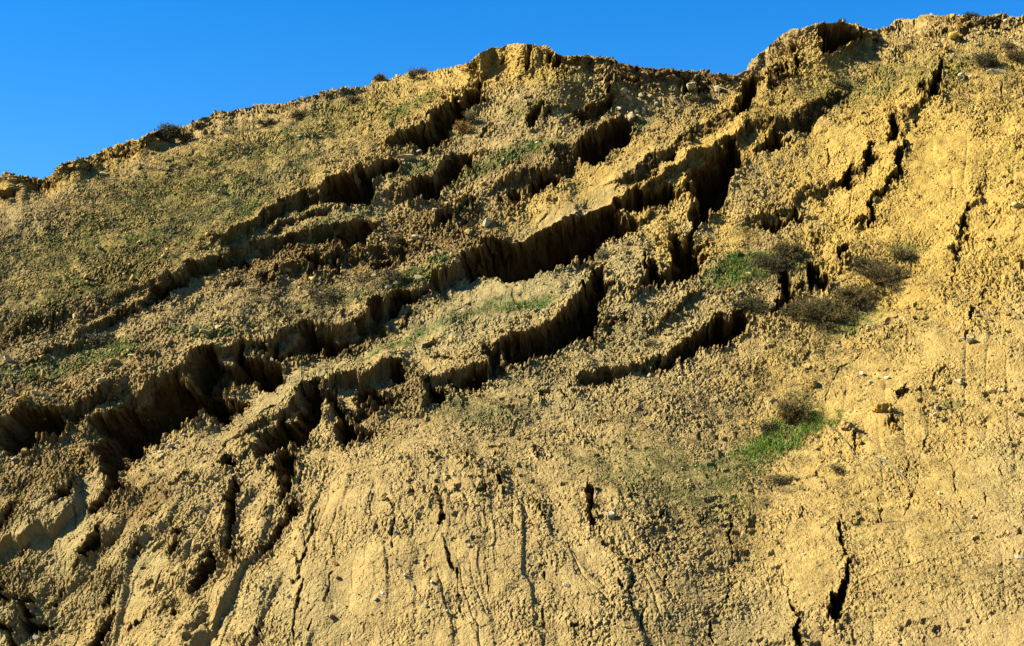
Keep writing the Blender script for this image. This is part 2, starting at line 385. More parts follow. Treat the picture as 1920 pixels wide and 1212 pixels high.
# colour patches: kind, cx, cy, rx, ry, angle, strength (g green growth, v dry brown growth, y grey clay, b raw brown earth, k gold)
PATCH = [('g',1470,822,70,22,-28,1.0),('g',1500,770,40,30,-20,.4),('g',1400,500,72,28,-20,.9),('g',1370,880,70,34,-20,.55),('g',985,570,62,11,-8,.95),('g',860,592,130,9,-20,.6),('g',720,650,90,8,-24,.75),('g',200,656,75,18,-6,.8),
 ('g',790,515,60,16,-24,.8),('g',1197,234,34,9,-25,.7),('g',765,208,60,14,-28,.65),('g',950,300,100,15,-18,.7),('g',766,316,48,12,-10,.7),('g',485,388,36,12,-25,.7),('g',275,446,34,10,-20,.7),('g',650,408,80,11,-18,.5),
 ('g',1600,600,60,20,-20,.6),('g',1705,456,34,10,0,.6),('g',1782,757,18,9,0,.7),('g',110,690,120,20,-8,.5),('g',300,420,300,90,-25,.42),('k',330,400,340,110,-25,.6),('k',620,300,260,60,-25,.5),('g',1350,880,60,20,0,.5),('g',120,545,140,20,-25,.45),('g',590,240,180,34,-25,.42),('g',1590,560,50,16,0,.4),
 ('g',860,240,60,12,-25,.4),('g',1090,170,100,22,15,.3),('g',1000,210,60,14,-10,.4),('g',380,625,60,14,0,.6),('g',1890,300,60,20,0,.2),('g',1460,480,60,22,0,.6),('g',60,470,110,40,-15,.35),('g',1680,150,170,30,-10,.45),('g',620,560,90,14,-10,.45),
 ('v',250,400,340,90,-20,.75),('v',620,565,170,50,-8,1.0),('v',820,560,60,30,-30,.7),('v',1530,565,110,36,-15,1.0),('v',1640,500,70,56,-20,.9),('v',1400,560,130,50,-20,.8),('v',1300,820,190,110,10,.95),('v',1850,140,110,70,0,1.0),('v',1260,930,170,90,20,1.0),('v',1420,900,90,60,0,.9),
 ('v',1600,140,200,50,-25,.7),('v',1500,690,110,80,-30,1.0),('v',120,520,200,60,-25,.6),('v',450,280,300,50,-25,.6),('v',1650,880,110,60,0,.5),('v',1650,990,180,40,0,.35),('v',760,300,80,40,-20,.6),('v',1700,620,80,40,-30,.4),('v',1800,1080,140,30,0,.5),('v',1080,650,190,60,-25,.8),('v',880,770,150,46,10,.8),('v',950,860,160,60,20,.35),
 ('v',1060,200,90,50,0,.45),('v',870,250,60,14,-25,.4),('v',1230,560,120,30,-20,.5),('v',100,640,160,60,-20,.5),('v',1840,520,100,60,0,.3),('v',550,430,160,14,-15,.4),('v',1440,440,60,30,0,.5),
 ('y',110,1020,80,130,20,.5),('y',10,930,40,40,0,.4),('y',30,1170,70,46,0,1.5),('y',950,560,230,60,-20,.75),('y',850,600,160,24,-22,.6),('y',1150,620,150,60,-20,.45),('y',230,1080,90,60,-30,.55),('y',560,1160,110,80,0,.35),('y',600,690,180,26,-30,.55),('y',430,380,200,26,-28,.4),('y',110,600,120,30,-25,.6),('y',900,520,120,20,-20,.8),('y',1180,480,50,60,0,.3),('y',1050,420,220,30,-28,.2),('y',1870,870,60,60,0,.3),('y',1430,1170,60,60,0,.3),('y',1080,720,200,60,-20,.35),('y',1270,610,80,20,0,.5),('y',1310,430,30,20,0,.8),
 ('g',1260,900,170,60,15,.4),('g',880,775,90,24,10,.4),('b',1230,125,190,16,10,.9),('b',1250,150,130,20,8,.6),('b',600,480,200,45,-8,.8),('b',800,430,120,50,-15,.75),('b',200,540,230,40,-28,.7),('b',120,740,140,40,-10,.55),('b',200,700,180,40,-25,.5),('b',100,860,110,50,-30,.5),('b',260,940,60,50,0,.6),('b',650,640,90,20,-20,.6),('b',200,1060,50,80,20,.4),('b',850,440,120,50,-20,.6),('b',1500,570,50,20,0,.3),('b',720,780,60,60,0,.3),('b',1380,700,60,14,0,.2),('b',1150,250,200,50,-20,.25),('b',960,330,60,40,0,.4),('b',60,1100,80,40,0,.3),
 ('k',1760,350,300,260,0,1.0),('k',1400,230,300,60,-35,.9),('k',1000,110,120,50,0,.9),('k',1650,760,250,260,0,.55),('k',150,310,180,30,-20,.9),('k',780,180,220,50,-20,.8),('k',1300,440,120,60,0,.8),('k',1100,330,200,40,-28,.7),('k',1600,1000,240,160,0,.35),('k',700,250,200,60,-20,.5)]

# stepped ledges: height | line along the top edge, left to right (ground drops on the lower right side)
STEPS = """
20 60 125,640 200,602 262,575 312,540 340,525 370,500 400,485 430,468 480,447 540,440 580,432 640,425 705,420
12 40 130,610 190,580 240,555 300,530 350,515
24 70 370,470 430,445 480,418 500,403 540,378 600,358 640,345 690,325 742,298
12 30 485,440 520,420 590,395 635,383
28 80 725,282 760,262 800,235 840,205 880,180 898,152
22 60 700,360 760,350 800,350 830,320 850,300 870,275
34 90 150,812 230,760 320,705 380,668 450,650 500,640 545,612 600,612 650,618 700,580 740,560 800,535 860,500 920,462 1000,440 1080,410 1140,390
30 80 1140,390 1190,360 1250,325 1290,290 1340,272 1390,252 1400,232 1450,235 1500,215 1560,180 1595,172
18 50 1140,365 1200,325 1230,300 1290,265 1350,235 1400,200 1420,150
24 60 900,360 960,340 1030,315 1085,278 1100,258 1160,225 1178,203
12 40 985,230 1030,205
12 40 1075,215 1140,185 1145,160
30 70 440,815 490,786 540,766 590,712 640,706 690,702 740,675 765,685 800,722 850,702 905,698 935,652 960,636 1010,622 1040,602 1060,577 1085,556 1100,522 1106,490
22 70 1060,720 1140,697 1180,697 1240,672 1290,642 1340,607 1405,590
14 50 1380,410 1450,396 1480,376 1510,352 1560,340 1590,320 1640,282
14 50 1590,415 1630,392 1640,362 1680,325 1695,280 1690,222 1730,190 1750,160 1765,112
24 60 -40,800 0,792 40,777 110,775 140,766 190,746 250,716
16 40 500,505 580,487 630,472 700,467 760,465 830,470
8 40 1780,500 1810,400 1835,370 1845,320
10 40 20,690 80,662 150,640 220,618
10 40 0,625 60,600 130,585
14 30 1440,60 1500,130 1530,120
10 40 1090,660 1110,610 1140,590 1170,584
10 40 1200,640 1230,600 1290,560 1340,545
14 50 1060,500 1100,475 1140,430 1190,420 1250,380 1280,375
12 40 430,860 500,830 560,800 600,760
10 40 1700,70 1760,62 1830,48 1920,50
"""
# ---------------------------------------------------------------- the slope itself
RES = 1.3           # spacing of the fine mesh, photo-pixel units at the distance of the slope
SLOPE = math.radians(45)
def ray(u, v):
    """unit-y ray directions through the photo's perspective, used once to lay out the slope in metres"""
    a = math.radians(PITCH)
    x = (u-W0/2)/FPX; yy = -(v-H0/2)/FPX
    dy = math.cos(a)-yy*math.sin(a); dz = math.sin(a)+yy*math.cos(a)
    return x/dy, dz/dy
def gauss_field(u, v, lst):
    s = 0
    for cx, cy, rx, ry, amp in lst:
        s = s+amp*np.exp(-(((u-cx)/rx)**2+((v-cy)/ry)**2))
    return s
def relief(u, v):     # metres of depth added to the plane: a bowl that faces left on its right side
    t = (u-1330)/600.0
    b = np.where(u > 1330, -2.6*(np.sqrt(t*t+0.12)-0.3464), 0)
    tl = (1250-u)/900.0
    b = b+np.where(u < 1250, -2.3*(np.sqrt(tl*tl+0.15)-0.3873), 0)*sstep(1250, 620, v)
    b = b+gauss_field(u, v, [(1090, 1230, 560, 430, -2.2), (560, 1230, 160, 300, -0.3), (1400, 980, 130, 330, 0.5), (330, 1050, 110, 220, -0.3),
        (1050, 560, 160, 60, -0.35), (560, 760, 200, 60, -0.25), (1240, 330, 180, 70, -0.3), (1800, 700, 300, 300, -0.3)])
    b = b-1.6*sstep(-250, 620, u)*sstep(720, 1020, v)
    b = b-1.7*sstep(885, 1055, u)*(1-sstep(1100, 1420, u))*np.exp(-((v-115)/80.0)**2)
    b = b-1.2*sstep(1385, 1530, u)*(1-sstep(1535, 1625, u))*np.exp(-((v-70)/52.0)**2)
    return b
sky_x, sky_y = SKY[:, 0], SKY[:, 1]
us = np.concatenate([np.arange(-900, -30, 12.0), np.arange(-30, 1950, RES), np.arange(1950, 2800, 12.0)])
vs_t = np.concatenate([np.linspace(-0.62, -0.02, 60), np.linspace(-0.02, 1, int(1130/RES))[1:]])   # 0 = photo foot, 1 = crest
vsky = np.interp(us, sky_x, sky_y)
vsky = vsky + np.clip(fbm(us/14.0, us*0, 3, 41), -1.6, 1.6)*1.6
U = np.repeat(us[None, :], len(vs_t), 0)
T = np.repeat(vs_t[:, None], len(us), 1)
V = 1235+(vsky[None, :]-1235)*T
C0 = 24.76
CLIFF = P("-900,0 0,14 20,24 85,26 100,30 150,26 260,22 330,14 400,10 560,12 640,12 700,4 860,6 900,45 960,62 1040,58 1075,26 1150,24 1300,24 1385,14 1400,20 1470,30 1520,46 1600,50 1640,14 1720,5 1750,14 1900,20 2000,4 2800,0")
def base_pos(U, V, vsk):
    hc = np.interp(U, CLIFF[:, 0], CLIFF[:, 1]); hc = hc*(0.8+0.4*vnoise(U/47.0, U*0, 61)+0.12*vnoise(U/13.0, U*0, 62))
    dx, _ = ray(U, V); _, dz = ray(U, V+0.92*np.clip(vsk+hc-V, 0, None))
    Y = (CAMZ+C0)/(1-dz)
    Y = Y+relief(U, np.maximum(V, vsk+hc))
    tt = np.clip(1-(V-vsk)/70.0, 0, 1)
    Y = Y+(2.6*tt**3+0.6*tt)*(1-np.clip(hc/20, 0, 1))
    dx, dz = ray(U, V)
    return dx*Y, Y, CAMZ+dz*Y
X, Y, Z = base_pos(U, V, vsky[None, :])
# behind the crest: the top of the hill carries on away from the viewer
nb = 40
s = (np.linspace(0, 1, nb+1)[1:]**1.8)[:, None]*30
Xb = X[-1][None, :]+X[-1][None, :]/Y[-1][None, :]*s*0.6; Yb = Y[-1][None, :]+s; Zb = Z[-1][None, :]+0.12*s-0.012*s*s
X = np.vstack([X, Xb]); Y = np.vstack([Y, Yb]); Z = np.vstack([Z, Zb])
NR, NC = X.shape; NF = len(vs_t)
U = np.vstack([U, np.repeat(us[None, :], nb, 0)]); V = np.vstack([V, V[-1][None, :]-s*8])
PX = Y/FPX           # metres per photo pixel at each spot
pos = np.stack([X, Y, Z], -1)
def normals(p):
    du = np.empty_like(p); dv = np.empty_like(p)
    du[:, 1:-1] = p[:, 2:]-p[:, :-2]; du[:, 0] = p[:, 1]-p[:, 0]; du[:, -1] = p[:, -1]-p[:, -2]
    dv[1:-1] = p[2:]-p[:-2]; dv[0] = p[1]-p[0]; dv[-1] = p[-1]-p[-2]
    n = np.cross(du, dv); n /= np.linalg.norm(n, axis=-1, keepdims=True)+1e-12
    return n
Nn = normals(pos)
# ground coordinates for all noise: metres on the hill, scaled so that 1 unit = one photo pixel at 34 m
K = FPX/34.0
gx = X*K; gy = -(Z+0.9*Y)*0.64*K
dist_f = 34.0/Y
# --- where chasms and scarps run: distances measured on the slope, with ragged (warped) edges
w1 = fbm(gx/26, gy/34, 3, 3)*5.5; w2 = fbm(gx/22, gy/30, 3, 13)*4.5
wc = worley(gx/24, gy/24, 25)
w1 = w1+(wc[2]-.5)*12; w2 = w2+(((wc[2]*7.3) % 1)-.5)*7
w3 = vnoise(gx/8+gy/60, gy/34, 21)*1.1+vnoise(gx/4.2, gy/16, 22)*1.2; w4 = vnoise(gx/7, gy/9, 23)*1.2
WU = U+w1+w3; WV = V+w2+w4
def rows_cols(x0, x1, y0, y1):
    c0 = np.searchsorted(us, x0); c1 = np.searchsorted(us, x1)
    rows = np.nonzero((V[:NF].min(1) < y1) & (V[:NF].max(1) > y0))[0]
    if len(rows) == 0 or c1 <= c0: return None
    return slice(rows[0], rows[-1]+1), slice(c0, c1)
def seg_dist(px, py, A, B):
    d = B-A; L = d[0]**2+d[1]**2+1e-9
    t = np.clip(((px-A[0])*d[0]+(py-A[1])*d[1])/L, 0, 1)
    return (px-A[0]-t*d[0])**2+(py-A[1]-t*d[1])**2
def poly_sd(px, py, pts):
    d = np.full(px.shape, 1e9); ins = np.zeros(px.shape, bool); n = len(pts)
    for i in range(n):
        A = pts[i]; B = pts[(i+1) % n]
        d = np.minimum(d, seg_dist(px, py, A, B))
        if A[1] != B[1]:
            c = ((A[1] > py) != (B[1] > py)) & (px < (B[0]-A[0])*(py-A[1])/(B[1]-A[1])+A[0])
            ins ^= c
    d = np.sqrt(d); return np.where(ins, d, -d)
deep = np.zeros(U.shape); cave = np.zeros(U.shape); face = np.zeros(U.shape); lip = np.zeros(U.shape); hole = np.zeros(U.shape)
for ln in POLY.strip().splitlines():
    k, org, rest = ln.split(' ', 2)
    p = P(rest)
    if org != 'G': p = p/4.0+np.array(ORG[org])
    pad = 26
    rc = rows_cols(p[:, 0].min()-pad, p[:, 0].max()+pad, p[:, 1].min()-pad, p[:, 1].max()+pad)
    if rc is None: continue
    size = min(np.ptp(p[:, 0]), np.ptp(p[:, 1]))
    wamp = 1.0 if size > 25 else 0.45
    wu = U[rc]+(WU[rc]-U[rc])*wamp; wv = V[rc]+(WV[rc]-V[rc])*wamp
    sd = poly_sd(wu, wv, p)
    mx = max(2.0, sd.max())
    if k == 'D':
        dm = min(150, max(14, 5.2*mx))
        d = dm*(1-np.exp(-np.clip(sd+0.6, 0, None)*9.0/dm))
        deep[rc] = np.maximum(deep[rc], d); cave[rc] = np.maximum(cave[rc], d*2.0)
        lip[rc] = np.maximum(lip[rc], np.exp(-np.abs(np.minimum(sd, 0))/9.0))
    elif k == 'S':
        dm = min(50, max(9, 4.2*mx))
        d = dm*(1-np.exp(-np.clip(sd+0.5, 0, None)*4.8/dm))
        deep[rc] = np.maximum(deep[rc], d); cave[rc] = np.maximum(cave[rc], d)
        lip[rc] = np.maximum(lip[rc], 0.6*np.exp(-np.abs(np.minimum(sd, 0))/6.0))
    elif k == 'F':
        dm = min(20, max(6, 1.5*mx))
        d = dm*(1-np.exp(-np.clip(sd, 0, None)*1.7/dm))
        deep[rc] = np.maximum(deep[rc], d)
        face[rc] = np.maximum(face[rc], sstep(-3, 4, sd))
    elif k == 'H':
        hole[rc] = np.maximum(hole[rc], sstep(-4, 6, sd))
for ln in LINES.strip().splitlines():
    wd, org, rest = ln.split(' ', 2)
    wd = float(wd)/8.0+0.6
    p = P(rest)/4.0+np.array(ORG[org]); pad = wd+14
    rc = rows_cols(p[:, 0].min()-pad, p[:, 0].max()+pad, p[:, 1].min()-pad, p[:, 1].max()+pad)
    if rc is None: continue
    wu = U[rc]+(WU[rc]-U[rc])*0.6; wv = V[rc]+(WV[rc]-V[rc])*0.6
    d = np.full(wu.shape, 1e9)
    for i in range(len(p)-1): d = np.minimum(d, seg_dist(wu, wv, p[i], p[i+1]))
    d = np.sqrt(d); ww = wd*(0.75+0.6*vnoise(gx[rc]/9, gy[rc]/9, 77))
    dd = np.clip(ww-d+0.3, 0, None)*4.5
    deep[rc] = np.maximum(deep[rc], np.minimum(dd, 28)); cave[rc] = np.maximum(cave[rc], np.minimum(dd, 28))
deep = deep*(1-0.75*hole); cave = cave*(1-0.75*hole)
def ellip(lst):
    for cx, cy, rx, ry, a, h in lst:
        R = max(rx, ry)*2.4
        rc = rows_cols(cx-R, cx+R, cy-R, cy+R)
        if rc is None: continue
        ca, sa = math.cos(math.radians(a)), math.sin(math.radians(a))
        du = U[rc]-cx; dv = V[rc]-cy
        yield rc, ((du*ca+dv*sa)/rx)**2+((-du*sa+dv*ca)/ry)**2, h
step = np.zeros(U.shape)
for ln in STEPS.strip().splitlines():
    q = ln.split(' ', 2); H, L = float(q[0]), float(q[1]); p = P(q[2]); pad = L*3
    rc = rows_cols(p[:, 0].min()-pad, p[:, 0].max()+pad, p[:, 1].min()-pad, p[:, 1].max()+pad)
    wu, wv = WU[rc], WV[rc]; best = np.full(wu.shape, 1e9); sg = np.zeros(wu.shape); al = np.zeros(wu.shape)
    seg = np.hypot(*np.diff(p, axis=0).T); cum = np.concatenate([[0], np.cumsum(seg)])
    for i in range(len(p)-1):
        A_, B_ = p[i], p[i+1]; d = B_-A_; L2 = (d**2).sum()
        t0 = ((wu-A_[0])*d[0]+(wv-A_[1])*d[1])/L2; t = np.clip(t0, 0, 1)
        dd = (wu-A_[0]-t*d[0])**2+(wv-A_[1]-t*d[1])**2
        m = dd < best; best = np.where(m, dd, best)
        sg = np.where(m, np.sign(d[0]*(wv-A_[1])-d[1]*(wu-A_[0])), sg)
        al = np.where(m, (cum[i]+np.clip(t0, -1 if i == 0 else 0, 2 if i == len(p)-2 else 1)*seg[i]), al)
    s_ = np.sqrt(best)*sg; tot = cum[-1]; tp = sstep(-5, min(50, tot*.25), al)*sstep(-5, min(50, tot*.25), tot-al)
    Hm = H*tp*(0.75+0.5*vnoise(al/38, al*0, int(H*10+L)))
    prof = np.where(s_ < 0, 0.42*np.exp(s_/(L*.7)), -0.58*np.exp(-s_/L)+1.0*np.exp(-np.clip(s_, 0, None)/1.6))
    e_ = np.exp(-np.abs(s_)/1e9)
    step[rc] += Hm*np.where(s_ >= 0, np.where(s_ < 6, (0.42-(0.42+.58)*(1-np.exp(-s_/1.8)))*1.0, -0.58*np.exp(-(s_-6)/L)), prof)
    face[rc] = np.maximum(face[rc], .8*tp*sstep(-1, .5, s_)*sstep(9, 5, s_))
    lip[rc] = np.maximum(lip[rc], tp*.8*np.exp(-np.abs(s_)/12))
bump = np.zeros(U.shape)
for rc, q, h in ellip(BUMPS): bump[rc] += h*np.exp(-q**1.3)
# --- colour masks
mask = {k: np.zeros(U.shape) for k in 'gvybk'}
pn = fbm(gx/30, gy/22, 4, 55)
for kd, cx, cy, rx, ry, a, st in PATCH:
    for rc, q, h in ellip([(cx, cy, rx, ry, a, st)]):
        mask[kd][rc] = np.maximum(mask[kd][rc], h*sstep(1.9, 0.2, q+pn[rc]*0.45))
inside = deep/12.0
# --- relief of the soil
big = fbm(gx/210, gy/210, 3, 101)*9
mid = fbm(gx/60, gy/60, 3, 111)*4.2
# rills that fan out below the scarps
fan = sstep(830, 1000, V)*sstep(1480, 1150, U)*sstep(-700, 0, U)
ang = np.arctan2(U-780, V-380)
rad = np.hypot(U-780, V-380)
aw = ang*26+fbm(gx/130, gy/200, 2, 131)*1.0+fbm(gx/30, gy/40, 2, 137)*.22
rill = 1-np.abs(vnoise(aw, rad/260, 141))
rill2 = 1-np.abs(vnoise(aw*2.3+5, rad/120, 143))
rills = fan*(-5.0*rill**6*sstep(-.3, .5, fbm(gx/90, gy/120, 2, 139))-0.5*rill2**6+1)
ang2 = gx+gy*0.28
right = sstep(1380, 1560, U)*sstep(200, 320, V)
rills += right*(-2.2*(1-np.abs(vnoise(ang2/34, gy/120, 151)))**4)
# lumps and clods
fine0 = fbm(gx/24, gy/24, 2, 199)
f1, f2, cid, oxa, oya = worley(gx/26, gy/20, 201)
cl1 = np.clip(1-f1*1.5, 0, 1)*(0.3+cid)
f1b, f2b, cidb, oxb, oyb = worley(gx/8.0+fine0*.25, gy/6.5-fine0*.2, 203)
cl2 = np.clip(1-f1b*1.35, 0, 1)*(0.2+cidb)
crk = sstep(0.16, 0.0, f2b-f1b)
f1c, f2c, cidc, oxc, oyc = worley(gx/4.6+w3*0.3, gy/3.8, 205)
cl3 = np.clip(1-f1c*1.2, 0, 1)*cidc
fine = fbm(gx/7, gy/5.5, 3, 211)
rough = 0.55+0.45*sstep(-0.5, 0.6, fbm(gx/120, gy/90, 3, 221))
rough = rough*(1+0.5*mask['b']+0.35*np.clip(mask['v'], 0, 1)+0.45*lip)
smooth = np.zeros(U.shape)
for rc, q, hh in ellip([(1110,370,190,30,-33,.85),(1340,255,130,22,-38,.8),(970,545,130,40,-18,.85),(560,428,130,16,-15,.6),(490,755,150,16,-38,.85),(1720,300,130,90,0,.6),(1490,235,100,30,-40,.6),(520,392,150,14,-28,.5),
        (380,500,200,26,-28,.6),(640,1110,110,140,0,.55),(130,1010,60,90,20,.5),(760,640,110,18,-25,.7),(640,1150,60,60,0,.6),(1660,700,140,60,-30,.5),(1120,310,130,16,-30,.5),(1560,260,60,40,0,.5),(1780,420,90,60,0,.35),(1700,900,160,120,0,.3),(1550,1060,60,100,0,.3)]):
    smooth[rc] = np.maximum(smooth[rc], hh*sstep(1.7, .5, q+pn[rc]*.25))
rough = rough*(1-smooth)*(1-.7*sstep(880, 900, U)*sstep(1065, 1045, U)*sstep(165, 145, V))
flake = np.clip(oxb*1.5+(cidb-.5)*oyb*2.2, -1, 1)*1.9+np.clip(oxc*1.4+(cidc-.5)*oyc*2.4, -1, 1)*1.1
flake2 = np.clip(oxa*1.2+(cid-.5)*oya*2.5, -1, 1)
ribs = fan*sstep(620, 420, U)+0.45*fan
rills += ribs*(-9*np.clip(1-1.35*np.abs(vnoise(ang*10+fbm(gx/110, gy/110, 2, 133)*.9, rad/300, 145)), 0, 1)**1.2+3)
q = ang*9.5+fbm(gx/90, gy/170, 3, 153)*.42; s_q = q-np.floor(q)
Aq = hsh(np.floor(q), np.floor(q)*0, 155); Aq = (4+13*Aq)*np.clip(.55+.9*vnoise(q*0+Aq*50, rad/170, 157), 0, 1.3)
rills += fan*Aq*sstep(0, .8, s_q)*(1-sstep(.86, 1, s_q))*(0.55+.6*sstep(700, 420, U)-.3*sstep(950, 1150, U))
q = ang*29+fbm(gx/50, gy/110, 3, 159)*.8; s_q = q-np.floor(q); Aq = hsh(np.floor(q), np.floor(rad/150+vnoise(gx/40, gy/40, 160)), 161)
rills += fan*5*np.clip(Aq-.25, 0, 1)*sstep(0, .7, s_q)*(1-sstep(.84, 1, s_q))*np.clip(.5+vnoise(q*0+Aq*30, rad/90, 163), 0, 1)
h = big+mid+rills+bump+step
calm = sstep(880, 420, U)*sstep(640, 480, V)*0.55
h += rough*(1-calm)*(0.12+1.0*sstep(-.5, .9, fbm(gx/55, gy/45, 3, 275))+lip+.3*mask['b'])*(1.6*cl1*(0.6+1.6*lip)+(.28+1.2*lip+.7*mask['b']+.35*fan)*flake+0.35*cl2+0.3*cl3+2.1*fine+0.5*flake+flake2*(0.4+2.2*sstep(.1, .7, fbm(gx/70, gy/60, 2, 271)))-1.0*crk*(0.4+0.6*fan))
crumb = np.abs(vnoise(gx/5.2+w1*.1, gy/4.1, 291))+.6*np.abs(vnoise(gx/2.9, gy/2.4+w2*.1, 293))
h -= (1-.5*smooth)*crumb*(1.0+1.6*sstep(-.4, .8, fbm(gx/38, gy/50, 3, 295)))
# open little pits in the crumbling ground
pit = sstep(0.50, 0.85, fbm(gx/16, gy/13, 3, 231))*(0.35+0.9*sstep(0.1, 0.7, fbm(gx/90, gy/90, 2, 241)))
h -= pit*6*(1-smooth*1.3)*(1-calm)
# long thin terracettes on the grassy left slope
tl = sstep(900, 500, U)*sstep(700, 560, V)
tc = (gy*0.86+gx*0.42)/17+fbm(gx/80, gy/80, 2, 251)*1.5
h += tl*1.6*np.abs(vnoise(tc, gx/160, 253))
# flutes on the faces
fl = vnoise((gx+gy*0.15)/6.5+w1*0.12, gy/40, 261); fl2 = vnoise((gx+gy*0.1)/13, gy/60, 263)
wall = np.clip(face+sstep(0.5, 9, deep)*0.9, 0, 1)
h += wall*(2.6*np.abs(fl)+4.5*np.abs(fl2)-2.5)+face*(3*cl2+fine*2.2)
cliffm = np.zeros(U.shape); hcl = np.interp(us, CLIFF[:, 0], CLIFF[:, 1])[None, :]*1.05
cliffm[:NF] = sstep(2, -3, V[:NF]-vsky[None, :]-hcl)*sstep(3, 9, hcl)
f1d, f2d, cidd, oxd, oyd = worley(gx/17+fine0*.3, gy/21+fine0*.2, 207)
soft = 1-.8*np.maximum(sstep(880, 900, U)*sstep(1065, 1045, U), sstep(1395, 1420, U)*sstep(1545, 1520, U))
h += cliffm*soft*(7*(cid-.5)+6*(cidd-.5)+flake*2.2+3*np.clip(oxd, -1, 1)-5*sstep(.12, 0, f2d-f1d))
h += wall*(1-face*.6)*(7*(cid-.4)+5*(cidd-.5)+2.2*flake)
h += lip*(1-sstep(0, 3, deep))*(2.0*np.abs(fl2)+3.5*(cidd-.4)+1.0)
h -= np.where(cave > 0, 0, deep)
h -= 1.2*np.clip(mask['y'], 0, 1)*0
edge = np.ones(NR); edge[NF:] = 0.5
crest = sstep(-3, 6, V-np.vstack([np.repeat(vsky[None, :], NF, 0), np.repeat(vsky[None, :]-30, nb, 0)]))
h = h*(0.30+0.70*crest)*edge[:, None]
into = np.array([0.12, 1.0, -0.28]); into /= np.linalg.norm(into)      # the fissures cut almost level into the hill
final = pos+Nn*(h*PX)[..., None]+into[None, None]*(cave*edge[:, None]*PX)[..., None]
cm = sstep(2, 10, cave)                  # broken ledges and hollows on the walls of the fissures
final = final+Nn*((fbm(cave/9, gx/17, 3, 401)*4.5+5*(np.abs(vnoise(cave/5, gx/23+gy/31, 403))-.3))*cm*PX)[..., None]
final[..., 0] += fbm(cave/8, gy/16, 2, 405)*5*cm*PX
Nf = normals(final)
zz = final[..., 2]*K
w3d = fbm((gx+final[..., 1]*K*.6)/11, zz/7, 3, 281)*2.2+worley((gx+final[..., 1]*K*.6)/13, zz/9, 283)[2]*4-2
final = final+Nf*(w3d*np.clip(wall+cliffm*.8*soft, 0, 1)*PX)[..., None]
Nf = normals(final)
# nodes -------------------------------------------------------
def new_mat(name):
    m = bpy.data.materials.new(name); m.use_nodes = True
    t = m.node_tree; b = t.nodes['Principled BSDF']; return m, t, b
def N(t, kind, **kw):
    n = t.nodes.new(kind)
    for k, v in kw.items():
        if k in n.inputs: n.inputs[k].default_value = v
        else: setattr(n, k, v)
    return n
def mixc(t, f, a, b, blend='MIX'):
    n = t.nodes.new('ShaderNodeMix'); n.data_type = 'RGBA'; n.blend_type = blend
    for i, q in ((0, f), (6, a), (7, b)):
        if isinstance(q, (int, float)): n.inputs[i].default_value = q
        elif isinstance(q, tuple): n.inputs[i].default_value = (*q, 1) if len(q) == 3 else q
        else: t.links.new(q, n.inputs[i])
    return n.outputs[2]
def ramp(t, src, pts):
    r = t.nodes.new('ShaderNodeValToRGB'); t.links.new(src, r.inputs[0])
    el = r.color_ramp.elements
    while len(el) < len(pts): el.new(0.5)
    for e, (p, c) in zip(el, pts):
        e.position = p; e.color = (*c, 1) if isinstance(c, tuple) else (c, c, c, 1)
    return r.outputs[0]
def noise(t, co, scale, detail=4, rgh=0.6):
    n = N(t, 'ShaderNodeTexNoise', Scale=scale, Detail=detail, Roughness=rgh)
    t.links.new(co, n.inputs['Vector']); return n.outputs['Fac']
